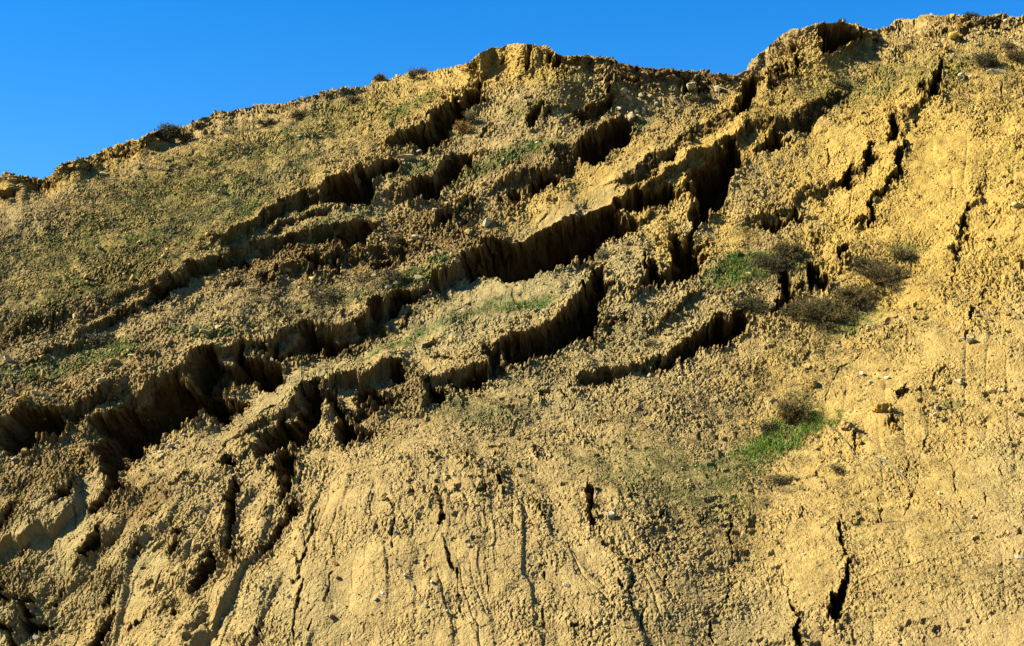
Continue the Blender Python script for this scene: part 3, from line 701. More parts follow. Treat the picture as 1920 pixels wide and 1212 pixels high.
def soil_material():
    m, t, b = new_mat('crumbling_soil')
    geo = N(t, 'ShaderNodeNewGeometry'); co = geo.outputs['Position']
    a1 = N(t, 'ShaderNodeAttribute', attribute_name='soil_a'); a2 = N(t, 'ShaderNodeAttribute', attribute_name='soil_b')
    s1 = N(t, 'ShaderNodeSeparateColor'); t.links.new(a1.outputs['Color'], s1.inputs[0])
    s2 = N(t, 'ShaderNodeSeparateColor'); t.links.new(a2.outputs['Color'], s2.inputs[0])
    gr, vg, gy_ = s1.outputs[0], s1.outputs[1], s1.outputs[2]
    br_shade, go, cl = s2.outputs[0], s2.outputs[1], s2.outputs[2]
    n1 = noise(t, co, 1.1, 5); n2 = noise(t, co, 7.0, 5, .7); n3 = noise(t, co, 34.0, 4, .7)
    tan = mixc(t, ramp(t, n1, [(.3, 0.0), (.7, 1.0)]), (0.205, 0.147, 0.058), (0.262, 0.192, 0.076))
    gold = mixc(t, ramp(t, n2, [(.3, 0.0), (.7, 1.0)]), (0.238, 0.158, 0.037), (0.305, 0.207, 0.052))
    c = mixc(t, go, tan, gold)
    c = mixc(t, gy_, c, mixc(t, n2, (0.177, 0.147, 0.061), (0.229, 0.187, 0.086)))
    c = mixc(t, br_shade, c, mixc(t, n2, (0.043, 0.024, 0.008), (0.115, 0.067, 0.019)))
    # stalks and dead litter, flecks finer than the mesh
    n5 = noise(t, co, 4.5, 6, .75)
    fl = ramp(t, mixc(t, .5, n3, n5), [(.40, 1.0), (.52, 0.0)])
    mt = N(t, 'ShaderNodeMath', operation='MULTIPLY'); t.links.new(fl, mt.inputs[0]); t.links.new(vg, mt.inputs[1])
    c = mixc(t, mt.outputs[0], c, mixc(t, n2, (0.020, 0.016, 0.007), (0.039, 0.030, 0.011)))
    n4 = noise(t, co, 14.0, 6, .8)
    fg = ramp(t, n4, [(.42, 1.0), (.66, 0.0)])
    mg = N(t, 'ShaderNodeMath', operation='MULTIPLY'); t.links.new(fg, mg.inputs[0]); t.links.new(gr, mg.inputs[1])
    c = mixc(t, mg.outputs[0], c, mixc(t, n2, (0.014, 0.039, 0.005), (0.031, 0.066, 0.009)))
    # per-clod tint and pale grit
    c = mixc(t, 1.0, c, mixc(t, cl, (0.74, .71, .68), (1.16, 1.15, 1.12)), 'MULTIPLY')
    vo = N(t, 'ShaderNodeTexVoronoi', Scale=16.0); t.links.new(co, vo.inputs['Vector'])
    sp = ramp(t, vo.outputs['Distance'], [(.10, .75), (.17, 0.0)])
    sv = N(t, 'ShaderNodeSeparateColor'); t.links.new(vo.outputs['Color'], sv.inputs[0])
    pick = ramp(t, sv.outputs[0], [(.80, 0.0), (.84, 1.0)])
    ms = N(t, 'ShaderNodeMath', operation='MULTIPLY'); t.links.new(sp, ms.inputs[0]); t.links.new(pick, ms.inputs[1])
    c = mixc(t, ms.outputs[0], c, (0.281, 0.234, 0.140))
    t.links.new(c, b.inputs['Base Color'])
    b.inputs['Roughness'].default_value = 0.95; b.inputs['Specular IOR Level'].default_value = 0.08
    bp = N(t, 'ShaderNodeBump', Strength=0.8, Distance=0.05); t.links.new(n3, bp.inputs['Height'])
    bp2 = N(t, 'ShaderNodeBump', Strength=0.6, Distance=0.10); t.links.new(n2, bp2.inputs['Height'])
    t.links.new(bp2.outputs[0], bp.inputs['Normal']); t.links.new(bp.outputs[0], b.inputs['Normal'])
    return m
def setp(o, label=None, cat=None, group=None, kind=None):
    if label: o['label'] = label
    if cat: o['category'] = cat
    if group: o['group'] = group
    if kind: o['kind'] = kind
    return o
def grid_mesh(name, P3, mat, attrs=None, smooth=False):
    nr, nc = P3.shape[:2]; me = bpy.data.meshes.new(name)
    me.vertices.add(nr*nc); me.vertices.foreach_set('co', P3.reshape(-1).astype(np.float32))
    i = (np.arange(nr-1)[:, None]*nc+np.arange(nc-1)[None, :]).reshape(-1)
    q = np.stack([i, i+1, i+nc+1, i+nc], -1).reshape(-1).astype(np.int32)
    nq = len(i); me.loops.add(nq*4); me.loops.foreach_set('vertex_index', q)
    me.polygons.add(nq); me.polygons.foreach_set('loop_start', np.arange(0, nq*4, 4, dtype=np.int32))
    me.polygons.foreach_set('use_smooth', np.full(nq, smooth, bool))
    me.update(calc_edges=True)
    for k, arr in (attrs or {}).items():
        a = me.attributes.new(k, 'FLOAT_COLOR', 'POINT'); a.data.foreach_set('color', arr.reshape(-1).astype(np.float32))
    me.materials.append(mat)
    o = bpy.data.objects.new(name, me); sc.collection.objects.link(o); return o
soil = soil_material()
br_shade = np.clip(np.maximum(mask['b'], 0.75*face)+0.92*sstep(1.5, 8, deep), 0, 1)  # brown earth on patches and faces; the depth term paints shade inside the fissures
br_shade = br_shade*(0.65+0.35*sstep(-.5, .4, fbm(gx/24, gy/18, 3, 301)))
gyc = np.clip(mask['y']*(1-0.2*pn), 0, 1)
vgm = np.clip(mask['v']*(0.75+0.6*fbm(gx/40, gy/26, 3, 311))+0.12+.18*sstep(1000, 500, U)*sstep(720, 560, V), 0, 1)
ggm = np.clip(mask['g']*(1.0+0.5*fbm(gx/22, gy/14, 3, 321)), 0, 1)
clod = np.clip(0.35*cid+0.4*cidb+0.25*cidc, 0, 1)
A = np.stack([ggm, vgm, gyc, np.ones_like(ggm)], -1); B = np.stack([br_shade, np.clip(mask['k'], 0, 1), clod, np.ones_like(br_shade)], -1)
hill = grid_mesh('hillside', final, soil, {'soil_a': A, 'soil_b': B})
setp(hill, 'steep golden and tan clay hillside torn by dark slump cracks and fluted scarps', 'hillside', kind='structure')
# flat ground at the foot, reaching the horizon
gm, t, b = new_mat('valley_soil')
g = N(t, 'ShaderNodeNewGeometry'); nn = noise(t, g.outputs['Position'], .4, 6)
t.links.new(ramp(t, nn, [(.3, (0.031, 0.027, 0.012)), (.7, (0.062, 0.051, 0.023))]), b.inputs['Base Color']); b.inputs['Roughness'].default_value = .95
gnd = grid_mesh('ground', np.array([[[-6000, -6000, 0], [6000, -6000, 0]], [[-6000, 6000, 0], [6000, 6000, 0]]], float), gm)
setp(gnd, 'flat dull scrubby earth at the foot of the slope', 'ground', kind='structure')
def at(u, v):
    c = int(np.clip(np.searchsorted(us, u), 0, NC-1))
    r = int(np.argmin(np.abs(V[:NF, c]-v)))
    return r, c
def spot(u, v):
    r, c = at(u, v); return Vector(final[r, c]), Vector(Nn[r, c]), float(PX[r, c])
# ---------------------------------------------------------------- rocks lying on the slope
rng = random.Random(7)
def stone_mat(name, ca, cb):
    m, t, b = new_mat(name)
    tc = N(t, 'ShaderNodeTexCoord'); n1 = noise(t, tc.outputs['Object'], 9.0, 6, .7); n2 = noise(t, tc.outputs['Object'], 40.0, 4, .7)
    c = mixc(t, ramp(t, n1, [(.3, 0.0), (.7, 1.0)]), ca, cb)
    t.links.new(c, b.inputs['Base Color']); b.inputs['Roughness'].default_value = .9; b.inputs['Specular IOR Level'].default_value = .15
    bp = N(t, 'ShaderNodeBump', Strength=.7, Distance=.02); t.links.new(n2, bp.inputs['Height']); t.links.new(bp.outputs[0], b.inputs['Normal'])
    return m
SM = {'p': stone_mat('pale_stone', (0.211, 0.168, 0.078), (0.296, 0.242, 0.125)), 'w': stone_mat('white_stone', (0.24, 0.205, 0.13), (0.33, 0.29, 0.20)),
      'o': stone_mat('orange_clay', (0.211, 0.125, 0.020), (0.281, 0.172, 0.035)), 't': stone_mat('tan_clay', (0.148, 0.098, 0.031), (0.226, 0.156, 0.055)),
      'r': stone_mat('red_stone', (0.156, 0.070, 0.031), (0.218, 0.101, 0.047)), 'g': stone_mat('grey_stone', (0.133, 0.125, 0.078), (0.211, 0.195, 0.133))}
def view_basis(p):
    f = (p-Vector((0, 0, CAMZ))).normalized(); r = f.cross(Vector((0, 0, 1))).normalized(); return r, r.cross(f).normalized(), f
def rock_mesh(kind, a, b_, c, seed):
    r = random.Random(seed); bm = bmesh.new()
    n = 13 if kind != 'slab' else 11
    for i in range(n):
        v = Vector((r.gauss(0, 1), r.gauss(0, 1), r.gauss(0, 1))).normalized()
        v = Vector([math.copysign(abs(q)**0.7, q) for q in v])*r.uniform(.85, 1.08)
        bm.verts.new((v.x*a, v.y*c, v.z*b_))
    bmesh.ops.convex_hull(bm, input=bm.verts)
    for v in [v for v in bm.verts if not v.link_faces]: bm.verts.remove(v)
    bmesh.ops.bevel(bm, geom=bm.edges[:]+bm.verts[:], offset=min(a, b_, c)*.16, segments=2, affect='EDGES', profile=.6)
    bmesh.ops.triangulate(bm, faces=bm.faces[:])
    bmesh.ops.subdivide_edges(bm, edges=[e for e in bm.edges if e.calc_length() > a*.35], cuts=1)
    for v in bm.verts: v.co *= 1+0.05*r.uniform(-1, 1)
    for f in bm.faces: f.smooth = False
    me = bpy.data.meshes.new('rock'); bm.normal_update(); bm.to_mesh(me); bm.free(); return me
ROCKS = """
760,293,34,13,-4,p,flat_rock|large flat pale stone lying just above the grassy block, widest loose stone on the slope
415,364,17,9,-38,p,flat_rock|oval pale slab alone on the smooth upper left slope
193,325,15,13,-30,p,boulder|yellowish boulder leaning just under the left crest, dark shadow at its right
384,629,26,13,-8,p,boulder|biggest pale cream rock of the cluster on the green ledge above the long chasm
361,625,15,10,-35,p,rock|tilted cream rock touching the left of the cluster on the green ledge
409,617,16,8,8,p,rock|square edged tan block right of the cream rock cluster on the green ledge
251,642,11,6,0,p,rock|small pale oval stone right of the bright left grass patch
15,677,24,11,-48,p,slab|thin tilted pale slab standing at the left edge of the slope
72,652,22,5,-42,t,slab|long thin tan slab sunk in the grass right of the tilted slab
322,553,8,12,0,p,rock|upright round pale stone at the foot of the brown step
140,599,8,12,10,p,rock|upright pale stone at the left end of the brown broken band
331,494,32,5,-25,p,slab|long narrow pale slab lying along the top of the brown step
471,545,16,8,8,p,flat_rock|pale flat stone below the right end of the brown step
182,464,10,9,0,p,rock|cream stone in grass on the middle left slope
121,517,10,4,-30,p,rock|narrow pale stone beside the dark green grass streak on the left
192,731,20,13,15,p,boulder|broad pale rock just above the serrated edge of the long chasm
207,710,7,11,-10,p,rock|small upright white faced stone in the reddish rubble above the long chasm
197,702,12,11,-20,t,rock|tan lump directly behind the upright white faced stone
212,687,22,14,-10,t,boulder|rounded tan boulder at the top of the reddish rubble
246,674,13,6,-10,p,rock|pale low stone at the left end of a small dark crack
22,743,20,10,-15,p,rock|pale flat rock near the left edge above the left chasm
70,740,24,9,-12,p,rock|pale wedge rock between two cream stones above the left chasm
45,757,30,15,-8,o,boulder|large yellow tan boulder right at the rim of the left chasm
85,749,16,9,0,p,rock|cream stone right of the yellow boulder on the left chasm rim
121,730,11,15,20,t,rock|upright tan rock between the rim boulders and the broad pale rock
141,744,8,7,0,w,rock|small bright stone above the middle of the left chasm rim
167,719,6,5,0,w,rock|tiny bright stone in the reddish rubble left of the upright stone
60,722,12,7,0,t,rock|tan stone in the upper row of reddish rubble at far left
110,716,10,7,10,t,rock|brownish stone in reddish rubble below the green grass
316,837,14,9,20,w,rock|white angular chunk in the grey rubble inside the long chasm
300,850,10,7,0,g,rock|grey chunk below the white angular chunk inside the long chasm
332,828,9,7,0,g,rock|small grey stone above the white chunk in the chasm rubble
345,815,8,6,0,g,rock|grey pebble highest on the rubble slide in the long chasm
28,863,14,8,0,w,rock|whitish rock at the lower lip of the left chasm
48,850,14,10,-10,t,rock|tan lump on the lower lip of the left chasm beside the whitish rock
814,388,13,9,0,w,rock|white rounded stone above the crumbled brown blocks
745,401,11,11,-20,w,rock|white stone at the left of a dark hole below the grassy block
665,404,20,8,5,p,flat_rock|flat cream stone on the green strip above the wide black hole
688,410,9,5,0,p,rock|small pale stone right of the flat cream stone
912,417,13,17,-25,w,boulder|white split boulder at the left end of the smooth slab
922,412,11,11,10,t,boulder|tan boulder touching the right of the white split boulder
542,498,17,13,0,o,boulder|round yellowish boulder stuck in the brown broken bank
727,547,12,8,0,w,rock|white rounded stone just above the serrated grey ridge
742,537,13,8,-20,p,rock|angular pale stone in grass above the white rounded stone
783,524,16,8,-10,p,rock|broad pale stone at the edge of the bright grass
775,447,16,11,-30,p,rock|pale angular block in the crumbled brown bank
790,447,8,7,0,p,rock|small pale stone just right of the angular block in the brown bank
845,489,8,5,0,p,rock|small cream stone above the bright grass near the grey ridge
815,483,15,13,0,t,boulder|tan block at the right foot of the crumbled brown bank
877,440,14,12,-30,t,boulder|tan block standing below the dark notch left of the slab
504,618,12,13,15,p,rock|cream coloured stone on the brown slope left of the serrated ridge
609,334,13,8,0,p,rock|lone pale stone on the grassy slope above the second chasm
826,279,10,9,0,p,rock|pale square stone right of the large flat pale stone
785,276,12,6,10,p,rock|small pale stone above the right end of the large flat stone
484,304,7,4,0,w,rock|tiny whitish stone low on the yellow grass slope
607,176,18,6,-8,p,slab|pale slab on the left crest beside a brown shrub
563,192,22,8,-5,p,slab|long tan slab in the crest outcrop left of the pale slab
631,173,22,10,-10,p,boulder|block of pale crest rock just left of the brown shrub
656,179,8,6,0,p,rock|small pale stone under the brown shrub on the crest
727,151,30,9,-8,p,boulder|broad pale crest rock between the two dry shrubs
745,148,12,8,0,p,boulder|rounded pale rock at the right of the broad crest rock
784,151,9,7,0,p,rock|pale stone at the left of a pair right of the thin dry shrub
795,150,10,7,0,p,rock|pale stone at the right of a pair right of the thin dry shrub
1183,216,18,16,35,p,boulder|big yellow block at the left of the rock pile in the upper gully
1197,219,22,13,-38,p,boulder|tilted yellow block in the middle of the upper gully rock pile
1207,206,8,16,0,p,boulder|upright narrow block on top of the upper gully rock pile
1195,208,11,9,-10,t,rock|rounded stone wedged behind the upper gully rock pile
1219,206,12,8,-30,p,rock|pale stone at the right of the upper gully rock pile
1230,196,10,9,0,w,rock|bright square stone above right of the upper gully rock pile
1184,195,12,9,20,t,rock|tan stone above the left block of the upper gully rock pile
1202,181,12,10,20,p,rock|pale block in the rubble below the dark slots
1168,172,16,20,25,p,boulder|tall pale block leaning at the left of the crest rubble
1180,182,20,10,-30,p,boulder|wide pale block under the tall leaning block in the crest rubble
1150,170,14,10,0,p,boulder|pale block beside the black slot at the head of the rubble
1155,185,10,8,10,t,rock|tan stone below the black slot at the head of the rubble
1160,202,12,9,-20,p,rock|pale stone midway down the crest rubble
1217,182,10,8,0,t,rock|tan stone at the right of the crest rubble below the slots
1225,183,8,7,0,p,rock|small pale stone at the right end of the crest rubble
1258,196,12,8,0,t,rock|brown tan stone right of the bright square stone
1290,172,18,18,0,p,boulder|pale upright block below the right end of the dark slots
1345,170,14,16,10,p,boulder|round topped pale block under the crest at the far right slot
1005,276,10,9,-40,w,rock|white stone on the green strip below the ledge cracks
1064,253,14,5,-35,w,slab|narrow white stone on the slope left of the deep dark scarp
1194,491,10,5,-10,w,rock|small white stone on top of the standing earth block
1405,518,18,9,0,p,flat_rock|cream flat stone in green grass right of the deep chasm
1393,524,12,7,0,o,flat_rock|yellow flat stone just left of the cream flat stone
1385,551,16,6,5,p,flat_rock|low pale stone below the grass right of the deep chasm
1368,546,13,9,0,o,rock|orange tan lump left of the low pale stone
1422,541,10,5,0,p,rock|small pale stone right of the grass by the dark bush
1274,709,9,7,0,w,rock|white stone just below the long thin chasm
1367,746,6,5,0,w,rock|tiny white stone alone in the centre of the slope
1526,728,19,16,10,o,boulder|bright orange yellow boulder above the dry brown bush
1447,761,18,11,10,p,rock|cream lump left of the dry brown bush
1570,647,11,7,0,p,rock|pale stone below the big tangled bush
1627,608,10,6,-30,p,rock|pale stone by the grey twigs on the right slope
1819,638,17,14,0,p,boulder|biggest pale rock at the lower end of the right hand crack
1801,632,15,6,0,p,flat_rock|flat pale stone left of the biggest rock at the right hand crack
1615,702,11,8,10,w,rock|left one of two white stones on the right slope
1662,709,12,7,0,w,rock|right one of two white stones on the right slope
1632,720,8,7,0,w,rock|small white stone below and between the two white stones
1797,713,18,12,0,p,rock|broad yellowish stone on the far right slope
1765,727,10,9,0,p,rock|yellowish stone below the small black hole on the right
1879,724,8,8,0,p,rock|pale stone alone near the right edge
1756,767,10,14,-10,p,rock|upright cream stone just above the white sliver
1752,781,14,6,48,w,slab|bright white sliver of stone pointing down to the right
1605,781,7,4,0,w,rock|tiny white stone left of the clod mound
1655,790,34,20,10,o,clod|large crumbly yellow clod mound with a black hollow at its right
1678,812,16,16,0,o,clod|smaller yellow clod at the lower right of the crumbly mound
1592,820,30,15,-20,t,clod|rounded clay clod beside the dead forked branch
1610,838,12,14,0,o,clod|orange clod under the fork of the dead branch
1670,103,15,13,0,p,boulder|pale boulder with a dark shadow high on the right slope
1802,139,13,13,20,w,boulder|white boulder right of the dark upper right cleft
1837,108,12,7,-20,w,rock|white stone left of the dark grass near the right crest
1852,110,14,6,0,p,rock|pale stone touching the grass below the right crest
1831,91,8,9,0,p,rock|small pale stone in the rubble under the right crest
1793,60,16,8,15,w,slab|white slab in the ledge just below the right crest
1828,63,14,8,0,p,slab|pale slab right of the white slab below the right crest
1787,80,24,16,10,o,boulder|largest yellow block hanging under the right crest ledge
1768,62,14,10,0,p,boulder|pale block at the left end of the right crest ledge
1887,52,12,9,0,p,rock|pale rock right of the black notch on the right crest
1895,81,9,6,0,p,rock|pale stone below the rock near the right edge of the crest
1865,141,38,14,5,p,slab|long broken pale slab under the dark bush at upper right
1735,72,20,14,-10,o,boulder|yellow lump left of the hanging block below the right crest
1756,88,11,8,0,t,rock|tan stone below the yellow lump in the crest rubble
1772,98,10,9,10,o,rock|yellow stone at the foot of the crest rubble
1742,95,9,7,0,t,rock|small tan stone at the lower left of the crest rubble
1908,398,26,16,-20,p,boulder|big pale boulder at the right edge of the slope
1541,410,9,6,0,p,rock|pale stone between two cracks in the upper middle
1762,518,8,5,-20,p,rock|pale stone left of the right hand crack
1905,485,12,13,0,o,boulder|yellow block beside a black hole at the right edge
1480,967,8,5,-30,w,rock|white stone left of the thin right hand twigs low on the slope
1507,1042,8,5,0,w,rock|white stone left of the lower right crack
1760,924,7,10,0,p,rock|upright pale stone on the lower right slope
1912,1047,20,8,-5,w,slab|white slab at the lower right edge
1825,970,9,8,0,p,rock|cream stone left of a dark pit at lower right
1676,920,8,5,-20,w,rock|small white stone under the fallen twigs
1499,925,9,4,0,w,rock|small white stone below the dark right hand grass
1661,868,9,4,0,w,rock|small white stone above the fallen twigs
51,1080,12,6,-15,w,rock|upper bright stone of a close pair at lower left
52,1087,14,6,-30,p,rock|lower pale stone of a close pair at lower left
421,1166,8,6,0,w,rock|white stone near the bottom left of centre
470,1127,7,6,0,w,rock|small white stone above the lone bottom stone
467,1143,6,5,0,w,rock|tiny white stone between two white stones near the bottom
70,1199,12,12,20,g,rock|grey stone at the foot of the grey green corner outcrop
746,1026,9,10,20,g,rock|grey stone at the right edge of the black rill
632,1069,13,8,-30,r,rock|pinkish stone lying on the smooth crackled fan
625,1171,11,10,-10,r,rock|dark red stone near the bottom of the crackled fan
635,1096,8,10,-20,r,rock|purplish grey stone below the pinkish stone
547,1130,7,10,20,w,rock|white upright stone at the head of the smooth bottom mound
721,1135,9,7,-40,w,rock|tilted white stone in the gravel below the black rill
709,1146,8,9,0,g,rock|dark grey stone just below the tilted white stone
814,1113,7,9,30,w,rock|white stone left of the long thin rill
801,1156,11,8,0,w,rock|light grey stone in the gravel at the bottom
802,1198,11,7,0,w,rock|whitish stone at the bottom edge of the gravel
765,1105,7,6,-40,w,rock|white stone right above the bottom gravel
752,1085,5,5,0,w,rock|tiny white stone higher on the bottom gravel
882,1046,8,8,0,g,rock|grey stone right of the long thin rill
842,1162,6,10,0,g,rock|upright grey stone under the long thin rill
1145,974,18,15,35,w,boulder|large white stone right of the black gash in the middle
1060,1093,10,7,0,w,rock|white stone low in the middle of the slope
1202,1042,8,8,-30,p,rock|cream stone at the tip of the dark forked rill
1133,1160,8,6,0,p,rock|pale stone at the bottom of the middle slope
1560,960,7,5,0,p,rock|pale stone above the lower right crack
1290,905,7,5,0,p,rock|pale stone in the dark crumbly ground in the middle
560,265,8,5,0,p,rock|pale stone in the yellow grass below the crest slabs
710,255,7,4,0,p,rock|pale stone in the green streak above the first chasm
300,395,7,5,0,p,rock|pale stone right of the dark grass on the left slope
280,412,10,7,-10,p,rock|cream stone at the edge of the dark grass on the left slope
"""
seen = {}
for i, ln in enumerate(ROCKS.strip().splitlines()):
    d, label = ln.split('|'); q = d.split(','); u, v, w_, h_, a = map(float, q[:5]); ck, kind = q[5], q[6]
    p, n, px = spot(u, v); r_, up, f = view_basis(p)
    A_ = w_*px*.54; B_ = h_*px*.56; C_ = min(A_, B_)*(1.25 if kind not in ('slab', 'flat_rock') else 0.9)
    me = rock_mesh(kind, A_, B_, C_, 100+i); me.materials.append(SM[ck])
    o = bpy.data.objects.new('flat_rock' if kind == 'slab' else kind, me); sc.collection.objects.link(o)
    R = Matrix((r_, f, up)).transposed().to_4x4()
    o.matrix_world = Matrix.Translation(p+n*(min(B_, C_)*.42))@R@Matrix.Rotation(math.radians(-a), 4, 'Y')
    cat = {'flat_rock': 'rock', 'slab': 'rock', 'clod': 'clod'}.get(kind, kind)
    setp(o, label, cat, 'clods of clay on the slope' if kind == 'clod' else 'loose rocks scattered over the slope')
    if kind == 'clod':
        m = o.modifiers.new('s', 'SUBSURF'); m.subdivision_type = 'SIMPLE'; m.levels = m.render_levels = 2
        tx = bpy.data.textures.new('clod_lumps', 'VORONOI'); tx.noise_scale = A_*.45
        dm = o.modifiers.new('d', 'DISPLACE'); dm.texture = tx; dm.strength = A_*.55; dm.mid_level = .45
# ---------------------------------------------------------------- tubes for stems and branches
def tubes_mesh(name, paths, mat, parent=None, sides=4):
    vs, fs = [], []
    for pts, radii in paths:
        base = len(vs); n = len(pts)
        for i, p in enumerate(pts):
            d = (pts[min(i+1, n-1)]-pts[max(i-1, 0)]).normalized()
            s1 = d.orthogonal().normalized(); s2 = d.cross(s1)
            for k in range(sides):
                a = 2*math.pi*k/sides; vs.append(p+(s1*math.cos(a)+s2*math.sin(a))*radii[i])
        for i in range(n-1):
            for k in range(sides):
                k2 = (k+1) % sides; fs.append((base+i*sides+k, base+i*sides+k2, base+(i+1)*sides+k2, base+(i+1)*sides+k))
    me = bpy.data.meshes.new(name); me.from_pydata([tuple(v) for v in vs], [], fs); me.update(); me.materials.append(mat)
    o = bpy.data.objects.new(name, me); sc.collection.objects.link(o)
    if parent: o.parent = parent
    return o
def plant_mat(name, ca, cb, tr=0.0):
    m, t, b = new_mat(name); g = N(t, 'ShaderNodeNewGeometry')
    n1 = noise(t, g.outputs['Position'], 12.0, 3)
    c = mixc(t, g.outputs['Random Per Island'], ca, cb); c = mixc(t, ramp(t, n1, [(.3, 0.0), (.7, .5)]), c, tuple(q*.6 for q in ca))
    t.links.new(c, b.inputs['Base Color']); b.inputs['Roughness'].default_value = .8; b.inputs['Specular IOR Level'].default_value = .15
    return m
MB = {'bark': plant_mat('dry_bark', (0.035, 0.027, 0.010), (0.085, 0.066, 0.028)), 'greybark': plant_mat('weathered_wood', (0.101, 0.078, 0.047), (0.187, 0.148, 0.094)),
      'dark': plant_mat('dark_leaf', (0.027, 0.025, 0.008), (0.066, 0.055, 0.017)), 'brown': plant_mat('brown_twigs', (0.050, 0.037, 0.010), (0.12, 0.088, 0.026)),
      'orange': plant_mat('orange_straw', (0.156, 0.078, 0.016), (0.234, 0.133, 0.031)), 'grey': plant_mat('grey_leaf', (0.078, 0.070, 0.035), (0.148, 0.133, 0.070)),
      'green': plant_mat('green_blade', (.035, .10, .008), (.10, .19, .02)), 'straw': plant_mat('dry_straw', (0.040, 0.036, 0.013), (0.12, 0.105, 0.038)),
      'olive': plant_mat('olive_blade', (0.027, 0.039, 0.008), (0.070, 0.078, 0.022))}
def leaves_mesh(name, cents, dirs, ln, wd, mat, parent):
    n = len(cents); c = np.array(cents); d = np.array(dirs); rs = np.random.RandomState(5)
    d /= np.linalg.norm(d, axis=1, keepdims=True)+1e-9
    s_ = np.cross(d, rs.normal(size=(n, 3))); s_ /= np.linalg.norm(s_, axis=1, keepdims=True)+1e-9
    L = ln*rs.uniform(.6, 1.4, (n, 1)); W = wd*rs.uniform(.6, 1.3, (n, 1))
    v = np.stack([c, c+d*L*.5+s_*W, c+d*L, c+d*L*.5-s_*W], 1).reshape(-1, 3)
    me = bpy.data.meshes.new(name); me.vertices.add(n*4); me.vertices.foreach_set('co', v.reshape(-1).astype(np.float32))
    me.loops.add(n*4); me.loops.foreach_set('vertex_index', np.arange(n*4, dtype=np.int32))
    me.polygons.add(n); me.polygons.foreach_set('loop_start', np.arange(0, n*4, 4, dtype=np.int32))
    me.update(calc_edges=True); me.materials.append(mat)
    o = bpy.data.objects.new(name, me); sc.collection.objects.link(o)
    if parent: o.parent = parent
    return o
def shrub(u, v, wpx, hpx, leaf, label, dens=1.0, kind='shrub', upw=0.6, bark='bark'):
    p, n, px = spot(u, v); e = bpy.data.objects.new(kind, None); sc.collection.objects.link(e); e.location = p
    setp(e, label, kind.replace('_', ' '), 'dry shrubs on the slope')
    r = random.Random(int(u*7+v)); paths = []; lc = []; ld = []
    rx = wpx*px/2; rz = hpx*px; k = int(26*dens)+8
    for i in range(k):
        a = r.uniform(0, 2*math.pi); s = r.uniform(.15, 1)**.7
        tip = Vector((math.cos(a)*rx*s, math.sin(a)*rx*s*.8, rz*(r.uniform(.5, 1.0)*math.sqrt(max(.1, 1-s*s*.75)))))
        tip.z += tip.y*.55 if tip.y > 0 else tip.y*.9
        b0 = Vector((r.gauss(0, rx*.12), r.gauss(0, rx*.10), -.02)); m1 = b0.lerp(tip, .5)+Vector((r.gauss(0, .08)*rx, r.gauss(0, .08)*rx, rz*.12))
        paths.append(([b0, m1, tip], [px*.7, px*.5, px*.22]))
        for j in range(5):
            t0 = r.uniform(.25, .95); q = (b0.lerp(m1, t0*2) if t0 < .5 else m1.lerp(tip, t0*2-1))
            dd = (tip-b0).normalized()+Vector((r.gauss(0, .7), r.gauss(0, .7), r.gauss(0.15, .6))); tp = q+dd.normalized()*rz*r.uniform(.18, .42)
            paths.append(([q, q.lerp(tp, .5)+Vector((r.gauss(0, px), r.gauss(0, px), px)), tp], [px*.35, px*.25, px*.12]))
            for l in range(int(7*dens)+2):
                tt = r.uniform(.1, 1.05); lc.append(tuple(q.lerp(tp, tt)+Vector((r.gauss(0, px*2.2), r.gauss(0, px*2.2), r.gauss(0, px*2.2)))))
                ld.append((dd.x+r.gauss(0, .6), dd.y+r.gauss(0, .6), dd.z*upw+r.gauss(.3, .6)))
    tubes_mesh('stems', paths, MB[bark], e, 3)
    leaves_mesh('foliage', lc, ld, px*3.6, px*.55, MB[leaf], e)
